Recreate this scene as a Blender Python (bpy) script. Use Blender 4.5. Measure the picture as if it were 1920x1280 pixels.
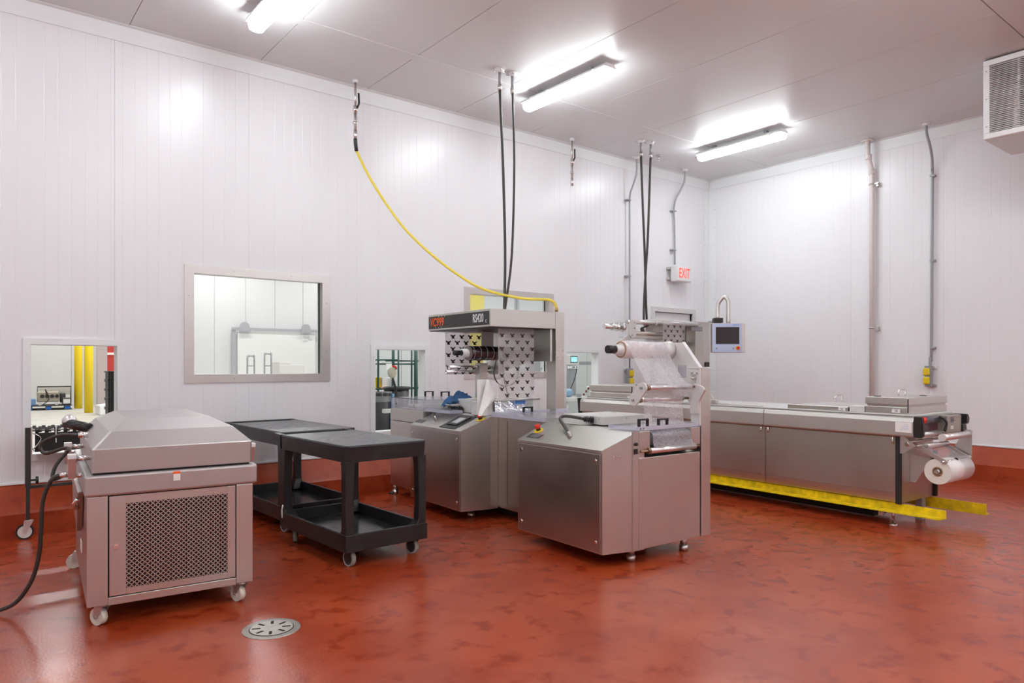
import bpy, bmesh, math, random
from mathutils import Vector, Matrix
random.seed(7)
S = bpy.context.scene
for o in list(bpy.data.objects): bpy.data.objects.remove(o)
PI = math.pi
# ------------------------------------------------------------------ camera, world, exposure
H = 1.40                                    # eye height
cd = bpy.data.cameras.new('camera'); cam = bpy.data.objects.new('camera', cd)
S.collection.objects.link(cam); S.camera = cam
cam.location = (0, 0, H)
fw = Vector((.6241, .7813, 0)).normalized()
cam.rotation_euler = (PI/2, 0, math.atan2(fw.y, fw.x) - PI/2)
cd.sensor_width = 36; cd.lens = 36*1326/1920; cd.shift_y = 44/1920
cd.clip_start = .05; cd.clip_end = 200
w = bpy.data.worlds.new('world'); S.world = w; w.use_nodes = True
w.node_tree.nodes['Background'].inputs[0].default_value = (.9, .93, 1, 1)
w.node_tree.nodes['Background'].inputs[1].default_value = .25
S.view_settings.view_transform = 'Standard'; S.view_settings.look = 'None'
S.view_settings.gamma = 1; S.view_settings.exposure = 0.50
S.view_settings.use_curve_mapping = False
LAMP = 29.0        # radiance of the vapour-tight fixtures
BACKROOM = .46
def area(name, loc, sx, sy, power, rot=(0, 0, 0), col=(1, 1, 1)):
    d = bpy.data.lights.new(name, 'AREA'); d.shape = 'RECTANGLE'; d.size = sx; d.size_y = sy
    d.energy = power; d.color = col
    o = bpy.data.objects.new(name, d); S.collection.objects.link(o); o.location = loc; o.rotation_euler = rot
    return o
# unseen area lamps added to light the rooms beyond the wall
for x in (2, 8, 14):
    for y in (15, 21, 27): area('warehouse_lamp', (x, y, 6.8), 3, .4, 420*BACKROOM, col=(1, 1, .99))
for x in (5.5, 8.0, 10.5): area('packing_room_lamp', (x, 9.3, 4.2), 1.3, .3, 95*BACKROOM, col=(.97, 1, 1))

XB, YA, ZC = 10.03, 7.24, 4.49
X0, Y0 = -3.2, -5.5
# ------------------------------------------------------------------ materials
def nt(name):
    m = bpy.data.materials.new(name); m.use_nodes = True
    t = m.node_tree; b = t.nodes['Principled BSDF']; return m, t, b
def L(t, a, b): t.links.new(a, b)
def mat(name, col, rough=.5, metal=0, spec=None, var=0, scale=8, bump=0, bscale=60, rvar=0, alpha=None, emit=0, stretch=None, coat=0):
    m, t, b = nt(name)
    b.inputs['Base Color'].default_value = (*col, 1); b.inputs['Roughness'].default_value = rough
    b.inputs['Metallic'].default_value = metal
    if coat: b.inputs['Coat Weight'].default_value = coat; b.inputs['Coat Roughness'].default_value = .1
    if emit:
        b.inputs['Emission Color'].default_value = (*col, 1); b.inputs['Emission Strength'].default_value = emit
    tc = t.nodes.new('ShaderNodeTexCoord'); mp = t.nodes.new('ShaderNodeMapping')
    L(t, tc.outputs['Object'], mp.inputs[0])
    if stretch: mp.inputs['Scale'].default_value = stretch
    if var or rvar:
        n = t.nodes.new('ShaderNodeTexNoise'); n.inputs['Scale'].default_value = scale; n.inputs['Detail'].default_value = 6
        L(t, mp.outputs[0], n.inputs['Vector'])
        if var:
            r = t.nodes.new('ShaderNodeMapRange'); r.inputs[1].default_value = .3; r.inputs[2].default_value = .7
            L(t, n.outputs['Fac'], r.inputs[0])
            mx = t.nodes.new('ShaderNodeMix'); mx.data_type = 'RGBA'
            mx.inputs['A'].default_value = (*[c*(1-var) for c in col], 1); mx.inputs['B'].default_value = (*[min(1, c*(1+var)) for c in col], 1)
            L(t, r.outputs[0], mx.inputs['Factor']); L(t, mx.outputs['Result'], b.inputs['Base Color'])
        if rvar:
            r = t.nodes.new('ShaderNodeMapRange'); r.inputs[1].default_value = .3; r.inputs[2].default_value = .7
            r.inputs[3].default_value = max(.02, rough-rvar); r.inputs[4].default_value = rough+rvar
            L(t, n.outputs['Fac'], r.inputs[0]); L(t, r.outputs[0], b.inputs['Roughness'])
    if bump:
        n2 = t.nodes.new('ShaderNodeTexNoise'); n2.inputs['Scale'].default_value = bscale; n2.inputs['Detail'].default_value = 4
        L(t, mp.outputs[0], n2.inputs['Vector'])
        bp = t.nodes.new('ShaderNodeBump'); bp.inputs['Strength'].default_value = bump; bp.inputs['Distance'].default_value = .01
        L(t, n2.outputs['Fac'], bp.inputs['Height']); L(t, bp.outputs[0], b.inputs['Normal'])
    if alpha is not None:
        b.inputs['Alpha'].default_value = alpha
    return m
def steel(name, col=(.64, .625, .59), rough=.345, var=.06):
    """brushed stainless: fine vertical grain in the relief, faint cloudy tarnish"""
    m, t, b = nt(name); b.inputs['Metallic'].default_value = 1
    tc = t.nodes.new('ShaderNodeTexCoord')
    n = t.nodes.new('ShaderNodeTexNoise'); n.inputs['Scale'].default_value = 1.7; n.inputs['Detail'].default_value = 2.5; n.inputs['Distortion'].default_value = .4
    L(t, tc.outputs['Object'], n.inputs['Vector'])
    mx = t.nodes.new('ShaderNodeMix'); mx.data_type = 'RGBA'
    mx.inputs['A'].default_value = (*[c*(1-var) for c in col], 1); mx.inputs['B'].default_value = (*[min(1, c*(1+var)) for c in col], 1)
    L(t, n.outputs['Fac'], mx.inputs['Factor']); L(t, mx.outputs['Result'], b.inputs['Base Color'])
    r = t.nodes.new('ShaderNodeMapRange'); r.inputs[1].default_value = .2; r.inputs[2].default_value = .8
    r.inputs[3].default_value = rough-.045; r.inputs[4].default_value = rough+.05; L(t, n.outputs['Fac'], r.inputs[0]); L(t, r.outputs[0], b.inputs['Roughness'])
    mp = t.nodes.new('ShaderNodeMapping'); mp.inputs['Scale'].default_value = (260, 260, 4); L(t, tc.outputs['Object'], mp.inputs[0])
    g = t.nodes.new('ShaderNodeTexNoise'); g.inputs['Scale'].default_value = 1; g.inputs['Detail'].default_value = 2; L(t, mp.outputs[0], g.inputs['Vector'])
    bp = t.nodes.new('ShaderNodeBump'); bp.inputs['Strength'].default_value = .03; bp.inputs['Distance'].default_value = .002
    L(t, g.outputs['Fac'], bp.inputs['Height']); L(t, bp.outputs[0], b.inputs['Normal'])
    return m
M_wall = mat('white_wall_panel', (.865, .860, .885), .30)
M_ceil = mat('ceiling_panel', (.75, .745, .755), .38, rvar=.05, scale=2)
M_trim = mat('white_trim', (.87, .885, .895), .35)
M_steel = steel('brushed_steel')
M_steel2 = steel('bright_steel', (.70, .68, .66), .37)
M_dsteel = steel('worn_steel', (.52, .50, .47), .345, var=.15)
M_satin = steel('satin_cover_steel', (.60, .585, .56), .50, .04)
M_bead = mat('bead_blasted_steel', (.52, .49, .485), .42, .9)
M_chrome = mat('polished_steel', (.8, .79, .78), .12, 1)
M_alu = mat('aluminium_roller', (.82, .80, .80), .28, .85)
M_white = mat('white_plastic', (.82, .82, .82), .35)
M_lgrey = mat('light_grey_coating', (.70, .69, .68), .35, .2)
M_grey = mat('grey_conduit', (.36, .36, .38), .45, .3)
M_black = mat('black_plastic', (.016, .015, .016), .38)
M_rubber = mat('black_rubber', (.02, .02, .02), .55)
M_cart = mat('charcoal_cart_plastic', (.016, .0155, .017), .44, var=.35, scale=9, rvar=.08, bump=.05, bscale=80)
M_cartt = mat('dusty_sheen_cart_top', (.115, .115, .122), .36, var=.35, scale=7, rvar=.1, bump=.05, bscale=60)  # paler top colour holds both its dust and its reflected light
M_wheel = mat('grey_rubber_tread', (.35, .34, .31), .6, var=.2, scale=40)
M_nylon = mat('cream_nylon', (.72, .68, .58), .5, var=.1, scale=30)
M_red = mat('red_plastic', (.75, .03, .015), .35)
M_yel = mat('yellow_plastic', (.85, .62, .01), .4)
M_railc = mat('yellow_painted_steel', (.80, .57, .005), .42, var=.28, scale=16, bump=.04, bscale=90)
M_hose = mat('yellow_hose_rubber', (.80, .62, .06), .45)
M_cable = mat('dark_cable', (.045, .04, .035), .5)
M_orange = mat('orange_print', (.95, .13, .01), .5)
M_dark = mat('charcoal_plate', (.035, .032, .033), .45)
M_print = mat('black_ink', (.035, .028, .028), .6)
M_brown = mat('brown_cardboard', (.35, .20, .11), .75)
M_pvc = mat('white_pvc', (.80, .74, .72), .35)
M_paper = mat('white_paper', (.88, .87, .85), .7)
M_blue = mat('blue_cloth', (.03, .11, .24), .8, var=.3, scale=20, bump=.4, bscale=30)
M_hmi = mat('pale_blue_faceplate', (.55, .63, .86), .35)
M_screen = mat('dark_screen', (.035, .025, .03), .15)
M_lcd = mat('grey_lcd', (.55, .58, .60), .2)
M_lcdb = mat('lit_cyan_display', (.25, .65, .8), .3, emit=.8)
M_green = mat('dark_green_wire', (.012, .06, .045), .45)
M_conc = mat('pale_concrete_floor', (.42, .40, .36), .45, var=.12, scale=2)
M_bwall = mat('far_room_panel', (.60, .61, .60), .5)
M_redcol = mat('red_painted_steel', (.50, .035, .03), .5)
M_wood = mat('raw_wood', (.55, .33, .13), .7)
M_pblue = mat('blue_painted_pallet', (.01, .10, .35), .6)
M_tub = mat('pale_card', (.8, .76, .74), .7)
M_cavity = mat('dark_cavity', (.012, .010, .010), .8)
M_grate = mat('drain_steel', (.40, .37, .34), .38, .8, var=.15, scale=12)
M_yblk = mat('pale_yellow_sheet', (.75, .62, .10), .6)
def lampmat():
    m, t, b = nt('lamp_diffuser'); b.inputs['Base Color'].default_value = (.9, .9, .9, 1)
    b.inputs['Emission Color'].default_value = (.91, .985, 1, 1); b.inputs['Emission Strength'].default_value = LAMP
    return m
M_lamp = lampmat()
def clear(name, col, tr, rough=.08, bump=0, bscale=40, ior=1.45, spark=0):
    """thin clear sheet: part transparent, part glossy/diffuse"""
    m, t, b = nt(name); out = t.nodes['Material Output']
    b.inputs['Base Color'].default_value = (*col, 1); b.inputs['Roughness'].default_value = rough
    tn = t.nodes.new('ShaderNodeBsdfTransparent'); tn.inputs[0].default_value = (.97, .97, .98, 1)
    mx = t.nodes.new('ShaderNodeMixShader'); mx.inputs[0].default_value = 1-tr
    L(t, tn.outputs[0], mx.inputs[1]); L(t, b.outputs[0], mx.inputs[2]); L(t, mx.outputs[0], out.inputs[0])
    if bump or spark:
        tc = t.nodes.new('ShaderNodeTexCoord'); n = t.nodes.new('ShaderNodeTexNoise'); n.inputs['Scale'].default_value = bscale; n.inputs['Detail'].default_value = 5
        L(t, tc.outputs['Object'], n.inputs['Vector'])
        if bump:
            bp = t.nodes.new('ShaderNodeBump'); bp.inputs['Strength'].default_value = bump; bp.inputs['Distance'].default_value = .02
            L(t, n.outputs['Fac'], bp.inputs['Height']); L(t, bp.outputs[0], b.inputs['Normal'])
        if spark:
            r = t.nodes.new('ShaderNodeMapRange'); r.inputs[1].default_value = .4; r.inputs[2].default_value = .65
            r.inputs[3].default_value = 1-tr; r.inputs[4].default_value = min(1, 1-tr+spark)
            L(t, n.outputs['Fac'], r.inputs[0]); L(t, r.outputs[0], mx.inputs[0])
    return m
M_glass = clear('window_glass', (.75, .82, .80), .88, .02)
M_plexi = clear('clear_acrylic', (.70, .70, .76), .72, .08)
M_plexie = clear('acrylic_edge', (.68, .68, .80), .45, .1)
M_film = clear('clear_film', (.84, .82, .85), .72, .16, bump=.35, bscale=160, spark=.22)
M_filmroll = mat('wound_clear_film', (.80, .73, .73), .16, bump=.05, bscale=30, coat=.6)
M_filmw = mat('wound_white_film', (.84, .80, .78), .22, coat=.4)
M_filmend = mat('film_roll_end', (.80, .76, .68), .45)
M_pfilm = clear('printed_clear_film', (.66, .63, .63), .55, .12, bump=.15, bscale=8)
M_foil = mat('crumpled_film', (.85, .87, .92), .12, .9, bump=1.0, bscale=28)
M_drum = mat('wet_dark_drum', (.10, .095, .11), .16, .3, var=.5, scale=70, bump=.5, bscale=120)
M_liner = clear('clear_bin_liner', (.75, .78, .82), .72, .2, bump=.5, bscale=30)
M_bliner = mat('blue_liner', (.20, .42, .66), .35, bump=.4, bscale=30)
# floor: worn red resin with a wet film
def floormat(name, wet=True):
    m, t, b = nt(name)
    tc = t.nodes.new('ShaderNodeTexCoord')
    def noise(sc, det, dist=0, off=0):
        mp = t.nodes.new('ShaderNodeMapping'); mp.inputs['Location'].default_value = (off, off*.7, 0)
        n = t.nodes.new('ShaderNodeTexNoise'); n.inputs['Scale'].default_value = sc; n.inputs['Detail'].default_value = det; n.inputs['Distortion'].default_value = dist
        L(t, tc.outputs['Object'], mp.inputs[0]); L(t, mp.outputs[0], n.inputs['Vector']); return n
    def rng(src, a, c, lo, hi):
        r = t.nodes.new('ShaderNodeMapRange'); r.inputs[1].default_value = a; r.inputs[2].default_value = c
        r.inputs[3].default_value = lo; r.inputs[4].default_value = hi; L(t, src, r.inputs[0]); return r.outputs[0]
    big = noise(.8, 7, .3); mid = noise(1.6, 12, .2, 5); fine = noise(75, 5); scuff = noise(7, 12, .25, 11)
    mx = t.nodes.new('ShaderNodeMix'); mx.data_type = 'RGBA'
    mx.inputs['A'].default_value = (.320, .040, .0105, 1); mx.inputs['B'].default_value = (.385, .058, .017, 1)
    L(t, rng(mid.outputs['Fac'], .42, .60, 0, 1), mx.inputs['Factor'])
    mx2 = t.nodes.new('ShaderNodeMix'); mx2.data_type = 'RGBA'; mx2.inputs['B'].default_value = (.265, .026, .006, 1)
    L(t, mx.outputs['Result'], mx2.inputs['A']); L(t, rng(scuff.outputs['Fac'], .53, .66, 0, .9), mx2.inputs['Factor'])
    L(t, mx2.outputs['Result'], b.inputs['Base Color'])
    add = t.nodes.new('ShaderNodeMath'); add.operation = 'ADD'
    if wet:
        L(t, rng(big.outputs['Fac'], .35, .65, .20, .245), add.inputs[0]); L(t, rng(scuff.outputs['Fac'], .48, .66, .02, -.035), add.inputs[1])
    else:
        add.inputs[0].default_value = .28; add.inputs[1].default_value = .03
    L(t, add.outputs[0], b.inputs['Roughness'])
    b.inputs['Specular IOR Level'].default_value = .42
    bp = t.nodes.new('ShaderNodeBump'); bp.inputs['Strength'].default_value = .16 if wet else .35; bp.inputs['Distance'].default_value = .006
    L(t, fine.outputs['Fac'], bp.inputs['Height'])
    bp2 = t.nodes.new('ShaderNodeBump'); bp2.inputs['Strength'].default_value = .08; bp2.inputs['Distance'].default_value = .02
    L(t, mid.outputs['Fac'], bp2.inputs['Height']); L(t, bp.outputs[0], bp2.inputs['Normal']); L(t, bp2.outputs[0], b.inputs['Normal'])
    return m
M_floor = floormat('red_resin_floor'); M_curb = floormat('red_resin_curb', False)

# ------------------------------------------------------------------ mesh builder
class MB:
    def __init__(s): s.bm = bmesh.new()
    def box(s, x0, x1, y0, y1, z0, z1, b=0, seg=2):
        v = [s.bm.verts.new((x, y, z)) for x in (x0, x1) for y in (y0, y1) for z in (z0, z1)]
        fs = [s.bm.faces.new([v[i] for i in f]) for f in ((0, 1, 3, 2), (4, 6, 7, 5), (0, 4, 5, 1), (2, 3, 7, 6), (0, 2, 6, 4), (1, 5, 7, 3))]
        if b:
            es = list({e for f in fs for e in f.edges})
            bmesh.ops.bevel(s.bm, geom=es, offset=b, segments=seg, affect='EDGES', profile=.5)
        return s
    def prism(s, poly, axis, lo, hi, b=0):
        """poly of 2-D points in the plane normal to axis (x: y,z  y: x,z  z: x,y)"""
        def P(p, h): return {'x': (h, p[0], p[1]), 'y': (p[0], h, p[1]), 'z': (p[0], p[1], h)}[axis]
        a = [s.bm.verts.new(P(p, lo)) for p in poly]; c = [s.bm.verts.new(P(p, hi)) for p in poly]
        n = len(poly); fs = [s.bm.faces.new(a[::-1]), s.bm.faces.new(c)]
        for i in range(n): fs.append(s.bm.faces.new((a[i], a[(i+1) % n], c[(i+1) % n], c[i])))
        if b: bmesh.ops.bevel(s.bm, geom=list({e for f in fs for e in f.edges}), offset=b, segments=2, affect='EDGES')
        return s
    def loft(s, rings, cap=True):
        R = [[s.bm.verts.new(p) for p in r] for r in rings]; n = len(R[0])
        for a, c in zip(R, R[1:]):
            for i in range(n): s.bm.faces.new((a[i], a[(i+1) % n], c[(i+1) % n], c[i]))
        if cap: s.bm.faces.new(R[0][::-1]); s.bm.faces.new(R[-1])
        return s
    def cyl(s, p0, p1, r, r2=None, seg=20, cap=True):
        p0, p1 = Vector(p0), Vector(p1); r2 = r if r2 is None else r2
        d = (p1-p0).normalized(); u = d.orthogonal().normalized(); v = d.cross(u)
        A, B = [], []
        for i in range(seg):
            a = 2*PI*i/seg; o = math.cos(a)*u+math.sin(a)*v
            A.append(s.bm.verts.new(p0+o*r)); B.append(s.bm.verts.new(p1+o*r2))
        for i in range(seg):
            f = s.bm.faces.new((A[i], A[(i+1) % seg], B[(i+1) % seg], B[i])); f.smooth = True
        if cap: s.bm.faces.new(A[::-1]); s.bm.faces.new(B)
        return s
    def pipe(s, p0, p1, ro, ri, seg=24):
        """hollow cylinder"""
        p0, p1 = Vector(p0), Vector(p1); d = (p1-p0).normalized(); u = d.orthogonal().normalized(); v = d.cross(u)
        R = []
        for p, r in ((p0, ri), (p0, ro), (p1, ro), (p1, ri)):
            R.append([s.bm.verts.new(p+(math.cos(2*PI*i/seg)*u+math.sin(2*PI*i/seg)*v)*r) for i in range(seg)])
        for k in range(4):
            a, c = R[k], R[(k+1) % 4]
            for i in range(seg):
                f = s.bm.faces.new((a[i], a[(i+1) % seg], c[(i+1) % seg], c[i])); f.smooth = k in (1, 3)
        return s
    def tube(s, pts, r, seg=8, smooth=0):
        pts = [Vector(p) for p in pts]
        if smooth: pts = curve(pts, smooth)
        rings = []; u = None
        for i, p in enumerate(pts):
            d = (pts[min(i+1, len(pts)-1)]-pts[max(i-1, 0)]).normalized()
            if u is None: u = d.orthogonal().normalized()
            else: u = (u-d*u.dot(d)).normalized()
            v = d.cross(u)
            rings.append([s.bm.verts.new(p+(math.cos(2*PI*k/seg)*u+math.sin(2*PI*k/seg)*v)*r) for k in range(seg)])
        for a, c in zip(rings, rings[1:]):
            for k in range(seg):
                f = s.bm.faces.new((a[k], a[(k+1) % seg], c[(k+1) % seg], c[k])); f.smooth = True
        s.bm.faces.new(rings[0][::-1]); s.bm.faces.new(rings[-1]); return s
    def poly(s, pts): s.bm.faces.new([s.bm.verts.new(p) for p in pts]); return s
    def grid(s, fn, nu, nv):
        V = [[s.bm.verts.new(fn(i/nu, j/nv)) for j in range(nv+1)] for i in range(nu+1)]
        for i in range(nu):
            for j in range(nv):
                f = s.bm.faces.new((V[i][j], V[i+1][j], V[i+1][j+1], V[i][j+1])); f.smooth = True
        return s
    def ball(s, c, r, sx=1, sy=1, sz=1, seg=14):
        m = Matrix.Translation(c) @ Matrix.Diagonal((sx, sy, sz, 1))
        g = bmesh.ops.create_uvsphere(s.bm, u_segments=seg, v_segments=seg//2+1, radius=r, matrix=m)
        for v in g['verts']:
            for f in v.link_faces: f.smooth = True
        return s
    def build(s, name, mt, parent=None, label=None, kind=None):
        bmesh.ops.recalc_face_normals(s.bm, faces=s.bm.faces)
        me = bpy.data.meshes.new(name); s.bm.to_mesh(me); s.bm.free(); me.materials.append(mt)
        o = bpy.data.objects.new(name, me); S.collection.objects.link(o)
        if parent is not None: o.parent = parent
        if label: o['label'] = label
        if kind: o['kind'] = kind
        return o
def curve(pts, n):
    out = []
    for i in range(len(pts)-1):
        p0 = pts[max(i-1, 0)]; p1 = pts[i]; p2 = pts[i+1]; p3 = pts[min(i+2, len(pts)-1)]
        for k in range(n):
            t = k/n
            out.append(.5*((2*p1)+(p2-p0)*t+(2*p0-5*p1+4*p2-p3)*t*t+(3*p1-p0-3*p2+p3)*t**3))
    out.append(pts[-1]); return out
def thing(name, label, cat, loc=(0, 0, 0), rot=0, group=None):
    o = bpy.data.objects.new(name, None); S.collection.objects.link(o); o.empty_display_size = .1
    o.location = loc; o.rotation_euler = (0, 0, math.radians(rot)); o['label'] = label; o['category'] = cat
    if group: o['group'] = group
    return o
def tag(o, label, cat, group=None):
    o['label'] = label; o['category'] = cat
    if group: o['group'] = group
    return o
def place(o, loc, rot=0): o.location = loc; o.rotation_euler = (0, 0, math.radians(rot)); return o
def struct(mb, name, mt, parent=None): return mb.build(name, mt, parent, kind='structure' if parent is None else None)
def text(name, s, size, mt, parent, loc, rot, sx=1, bold=0, shear=0, align='CENTER', ext=.0006):
    c = bpy.data.curves.new(name, 'FONT'); c.body = s; c.size = size; c.offset = bold; c.shear = shear; c.extrude = ext; c.space_character = 1.08
    c.align_x = align; c.align_y = 'CENTER'; c.resolution_u = 3
    t = bpy.data.objects.new('tmp', c); S.collection.objects.link(t)
    dg = bpy.context.evaluated_depsgraph_get(); me = bpy.data.meshes.new_from_object(t.evaluated_get(dg))
    bpy.data.objects.remove(t); me.name = name; me.materials.clear(); me.materials.append(mt)
    o = bpy.data.objects.new(name, me); S.collection.objects.link(o); o.parent = parent
    o.location = loc; o.rotation_euler = rot; o.scale = (sx, 1, 1); return o

# ------------------------------------------------------------------ SHELL
f = struct(MB().box(X0, XB+.2, Y0, YA+.15, -.15, 0), 'floor', M_floor)

def ribbed(mb, a0, a1, h0, h1, plane, face, sgn, first, pitch=.1, g=.0014, gw=.009, th=.012):
    """panel skin with fine vertical grooves. plane 'y': runs along x at y=face; 'x': runs along y at x=face.
    sgn points from the wall into the room"""
    prof = [(a0, 0)]
    k = math.ceil((a0-first)/pitch-1e-6)
    while first+k*pitch < a1-.02:
        c = first+k*pitch
        if c > a0+.02: prof += [(c-gw/2, 0), (c-gw/6, -g), (c+gw/6, -g), (c+gw/2, 0)]
        k += 1
    prof.append((a1, 0))
    A, B = [], []
    for p, d in prof:
        q = face+sgn*d
        v = (p, q) if plane == 'y' else (q, p)
        A.append(mb.bm.verts.new((*v, h0))); B.append(mb.bm.verts.new((*v, h1)))
    bk = []
    for p in (a1, a0):
        q = face-sgn*th
        v = (p, q) if plane == 'y' else (q, p)
        bk.append((mb.bm.verts.new((*v, h0)), mb.bm.verts.new((*v, h1))))
    ring0 = A+[b[0] for b in bk]; ring1 = B+[b[1] for b in bk]; n = len(ring0)
    for i in range(n): mb.bm.faces.new((ring0[i], ring0[(i+1) % n], ring1[(i+1) % n], ring1[i]))
    mb.bm.faces.new(ring0[::-1]); mb.bm.faces.new(ring1)
# openings in wall_back: (x0,x1,z0,z1)
OP = {'pass1': (.553, 1.203, .64, 1.574), 'win1': (1.855, 3.165, 1.305, 2.288), 'pass2': (3.792, 4.448, .64, 1.577),
      'win2': (5.105, 6.425, 1.305, 2.295), 'pass3': (6.743, 7.38, .64, 1.579), 'door': (8.61, 9.56, 0, 2.235)}
seams = [X0] + [1.184+1.195*k for k in range(-3, 8)] + [XB]
seams = sorted(s for s in seams if X0 <= s <= XB)
wb = bpy.data.objects.new('wall_back', None)
mb = MB()
def solid_with_holes(mb, x0, x1, z0, z1, y0, y1, holes):
    xs = sorted({x0, x1, *[h[i] for h in holes for i in (0, 1) if x0 < h[i] < x1]})
    for a, b in zip(xs, xs[1:]):
        c = (a+b)/2; hs = sorted((h[2], h[3]) for h in holes if h[0] < c < h[1]); z = z0
        for lo, hi in hs+[(z1, z1)]:
            if lo > z: mb.box(a, b, y0, y1, z, lo)
            z = max(z, hi)
solid_with_holes(mb, X0-.2, XB+4, 0, ZC+.3, YA+.0125, YA+.13, list(OP.values()))
wb = struct(mb, 'wall_back', M_trim)
for i, (a, b) in enumerate(zip(seams, seams[1:])):
    mb = MB(); a += .0009; b -= .0009
    xs = sorted({a, b, *[h[k] for h in OP.values() for k in (0, 1) if a < h[k] < b]})
    for p, q in zip(xs, xs[1:]):
        c = (p+q)/2; hs = sorted((h[2], h[3]) for h in OP.values() if h[0] < c < h[1]); z = 0
        for lo, hi in hs+[(ZC-.01, 0)]:
            if lo > z: ribbed(mb, p, q, z, lo, 'y', YA, -1, a+.06)
            z = max(z, hi)
    mb.build('wall_panel', M_wall, wb)
wr = struct(MB().box(XB+.0125, XB+.15, Y0, YA+.13, 0, ZC+.3), 'wall_right', M_trim)
ys = [YA-.006-1.195*k for k in range(0, 11)]+[Y0]
for a, b in zip(ys[1:], ys):
    mb = MB(); ribbed(mb, a+.0009, b-.0009, 0, ZC-.01, 'x', XB, -1, a+.06); mb.build('wall_panel', M_wall, wr)
struct(MB().box(X0-.15, X0, Y0, YA, 0, ZC), 'wall_left', M_wall)
struct(MB().box(X0-.15, XB+.15, Y0-.15, Y0, 0, ZC), 'wall_front', M_wall)
ce = struct(MB().box(X0-.15, XB+.15, Y0-.15, YA+.13, ZC+.03, ZC+.2), 'ceiling', M_ceil)
cx = [X0]+[1.295+1.19*k for k in range(-3, 8)]+[XB]
for a, b in zip(cx, cx[1:]):
    for y0, y1 in ((Y0, 2.2), (2.206, 6.148), (6.154, YA)):
        MB().box(a+.0025, b-.0025, y0, y1-.002, ZC, ZC+.03, .002, 1).build('ceiling_panel', M_ceil, ce)
# ceiling cover strip, cornices, corner strip
struct(MB().box(X0, XB, 6.10, 6.21, ZC-.006, ZC-.0005), 'trim_1', M_ceil)
struct(MB().prism([(YA-.003, ZC-.155), (YA-.003, ZC-.001), (YA-.05, ZC-.001), (YA-.05, ZC-.006), (YA-.009, ZC-.012), (YA-.009, ZC-.155)], 'x', X0, XB-.01), 'trim_2', M_trim)
struct(MB().prism([(XB-.003, ZC-.155), (XB-.003, ZC-.001), (XB-.05, ZC-.001), (XB-.05, ZC-.006), (XB-.009, ZC-.012), (XB-.009, ZC-.155)], 'y', Y0, YA-.06), 'trim_3', M_trim)
ct = struct(MB().box(XB-.14, XB-.003, YA-.007, YA-.003, .4, ZC-.16).box(XB-.007, XB-.003, YA-.14, YA-.008, .4, ZC-.16), 'trim_4', M_trim)
for k in range(12):
    z = .7+.3*k
    for p in ((XB-.115, YA-.0075, z), (XB-.0075, YA-.115, z)):
        MB().ball(p, .006, seg=6).build('screw', M_grey, ct)
# curb along both walls
def curb(a, b, name, axis):
    if axis == 'x': pl = [(YA-.002, 0), (YA-.24, 0), (YA-.24, .185), (YA-.225, .205), (YA-.02, .385), (YA-.002, .392)]
    else: pl = [(XB-.002, 0), (XB-.20, 0), (XB-.20, .185), (XB-.187, .205), (XB-.02, .385), (XB-.002, .392)]
    o = struct(MB().prism(pl, axis, a, b), name, M_curb)
curb(X0, 8.52, 'baseboard_back', 'x'); curb(9.66, XB-.003, 'baseboard_back_corner', 'x'); curb(Y0, YA-.243, 'baseboard_right', 'y')
struct(MB().box(X0, 8.5, YA-.012, YA-.002, .395, .415, .003), 'trim_5', M_trim)
struct(MB().box(XB-.012, XB-.002, Y0, YA-.02, .395, .415, .003), 'trim_6', M_trim)
# frames of the pass-throughs
def mitred(mb, x0, x1, z0, z1, w, y0, y1):
    """frame of four mitred flat bars round the opening x0..x1, z0..z1"""
    o = [(x0-w, z0-w), (x1+w, z0-w), (x1+w, z1+w), (x0-w, z1+w)]; i = [(x0, z0), (x1, z0), (x1, z1), (x0, z1)]
    for k in range(4):
        j = (k+1) % 4; mb.prism([o[k], o[j], i[j], i[k]], 'y', y0, y1)
n = 7
for key in ('pass1', 'pass2', 'pass3'):
    x0, x1, z0, z1 = OP[key]; mb = MB(); mitred(mb, x0, x1, z0, z1, .055, YA-.016, YA-.0015)
    t = struct(mb, 'trim_%d' % n, M_trim); n += 1
    MB().box(x0+.0005, x0+.003, YA-.004, YA+.135, z0, z1).box(x1-.003, x1-.0005, YA-.004, YA+.135, z0, z1).box(x0, x1, YA-.004, YA+.135, z1-.003, z1-.0005).box(x0, x1, YA-.004, YA+.135, z0+.0005, z0+.003).build('reveal', M_trim, t)
    for x in (x0-.027, x1+.027):
        for z in (z0+.1, z0+.45, z0+.85): MB().ball((x, YA-.017, z), .005, seg=6).build('screw', M_white, t)
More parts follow.
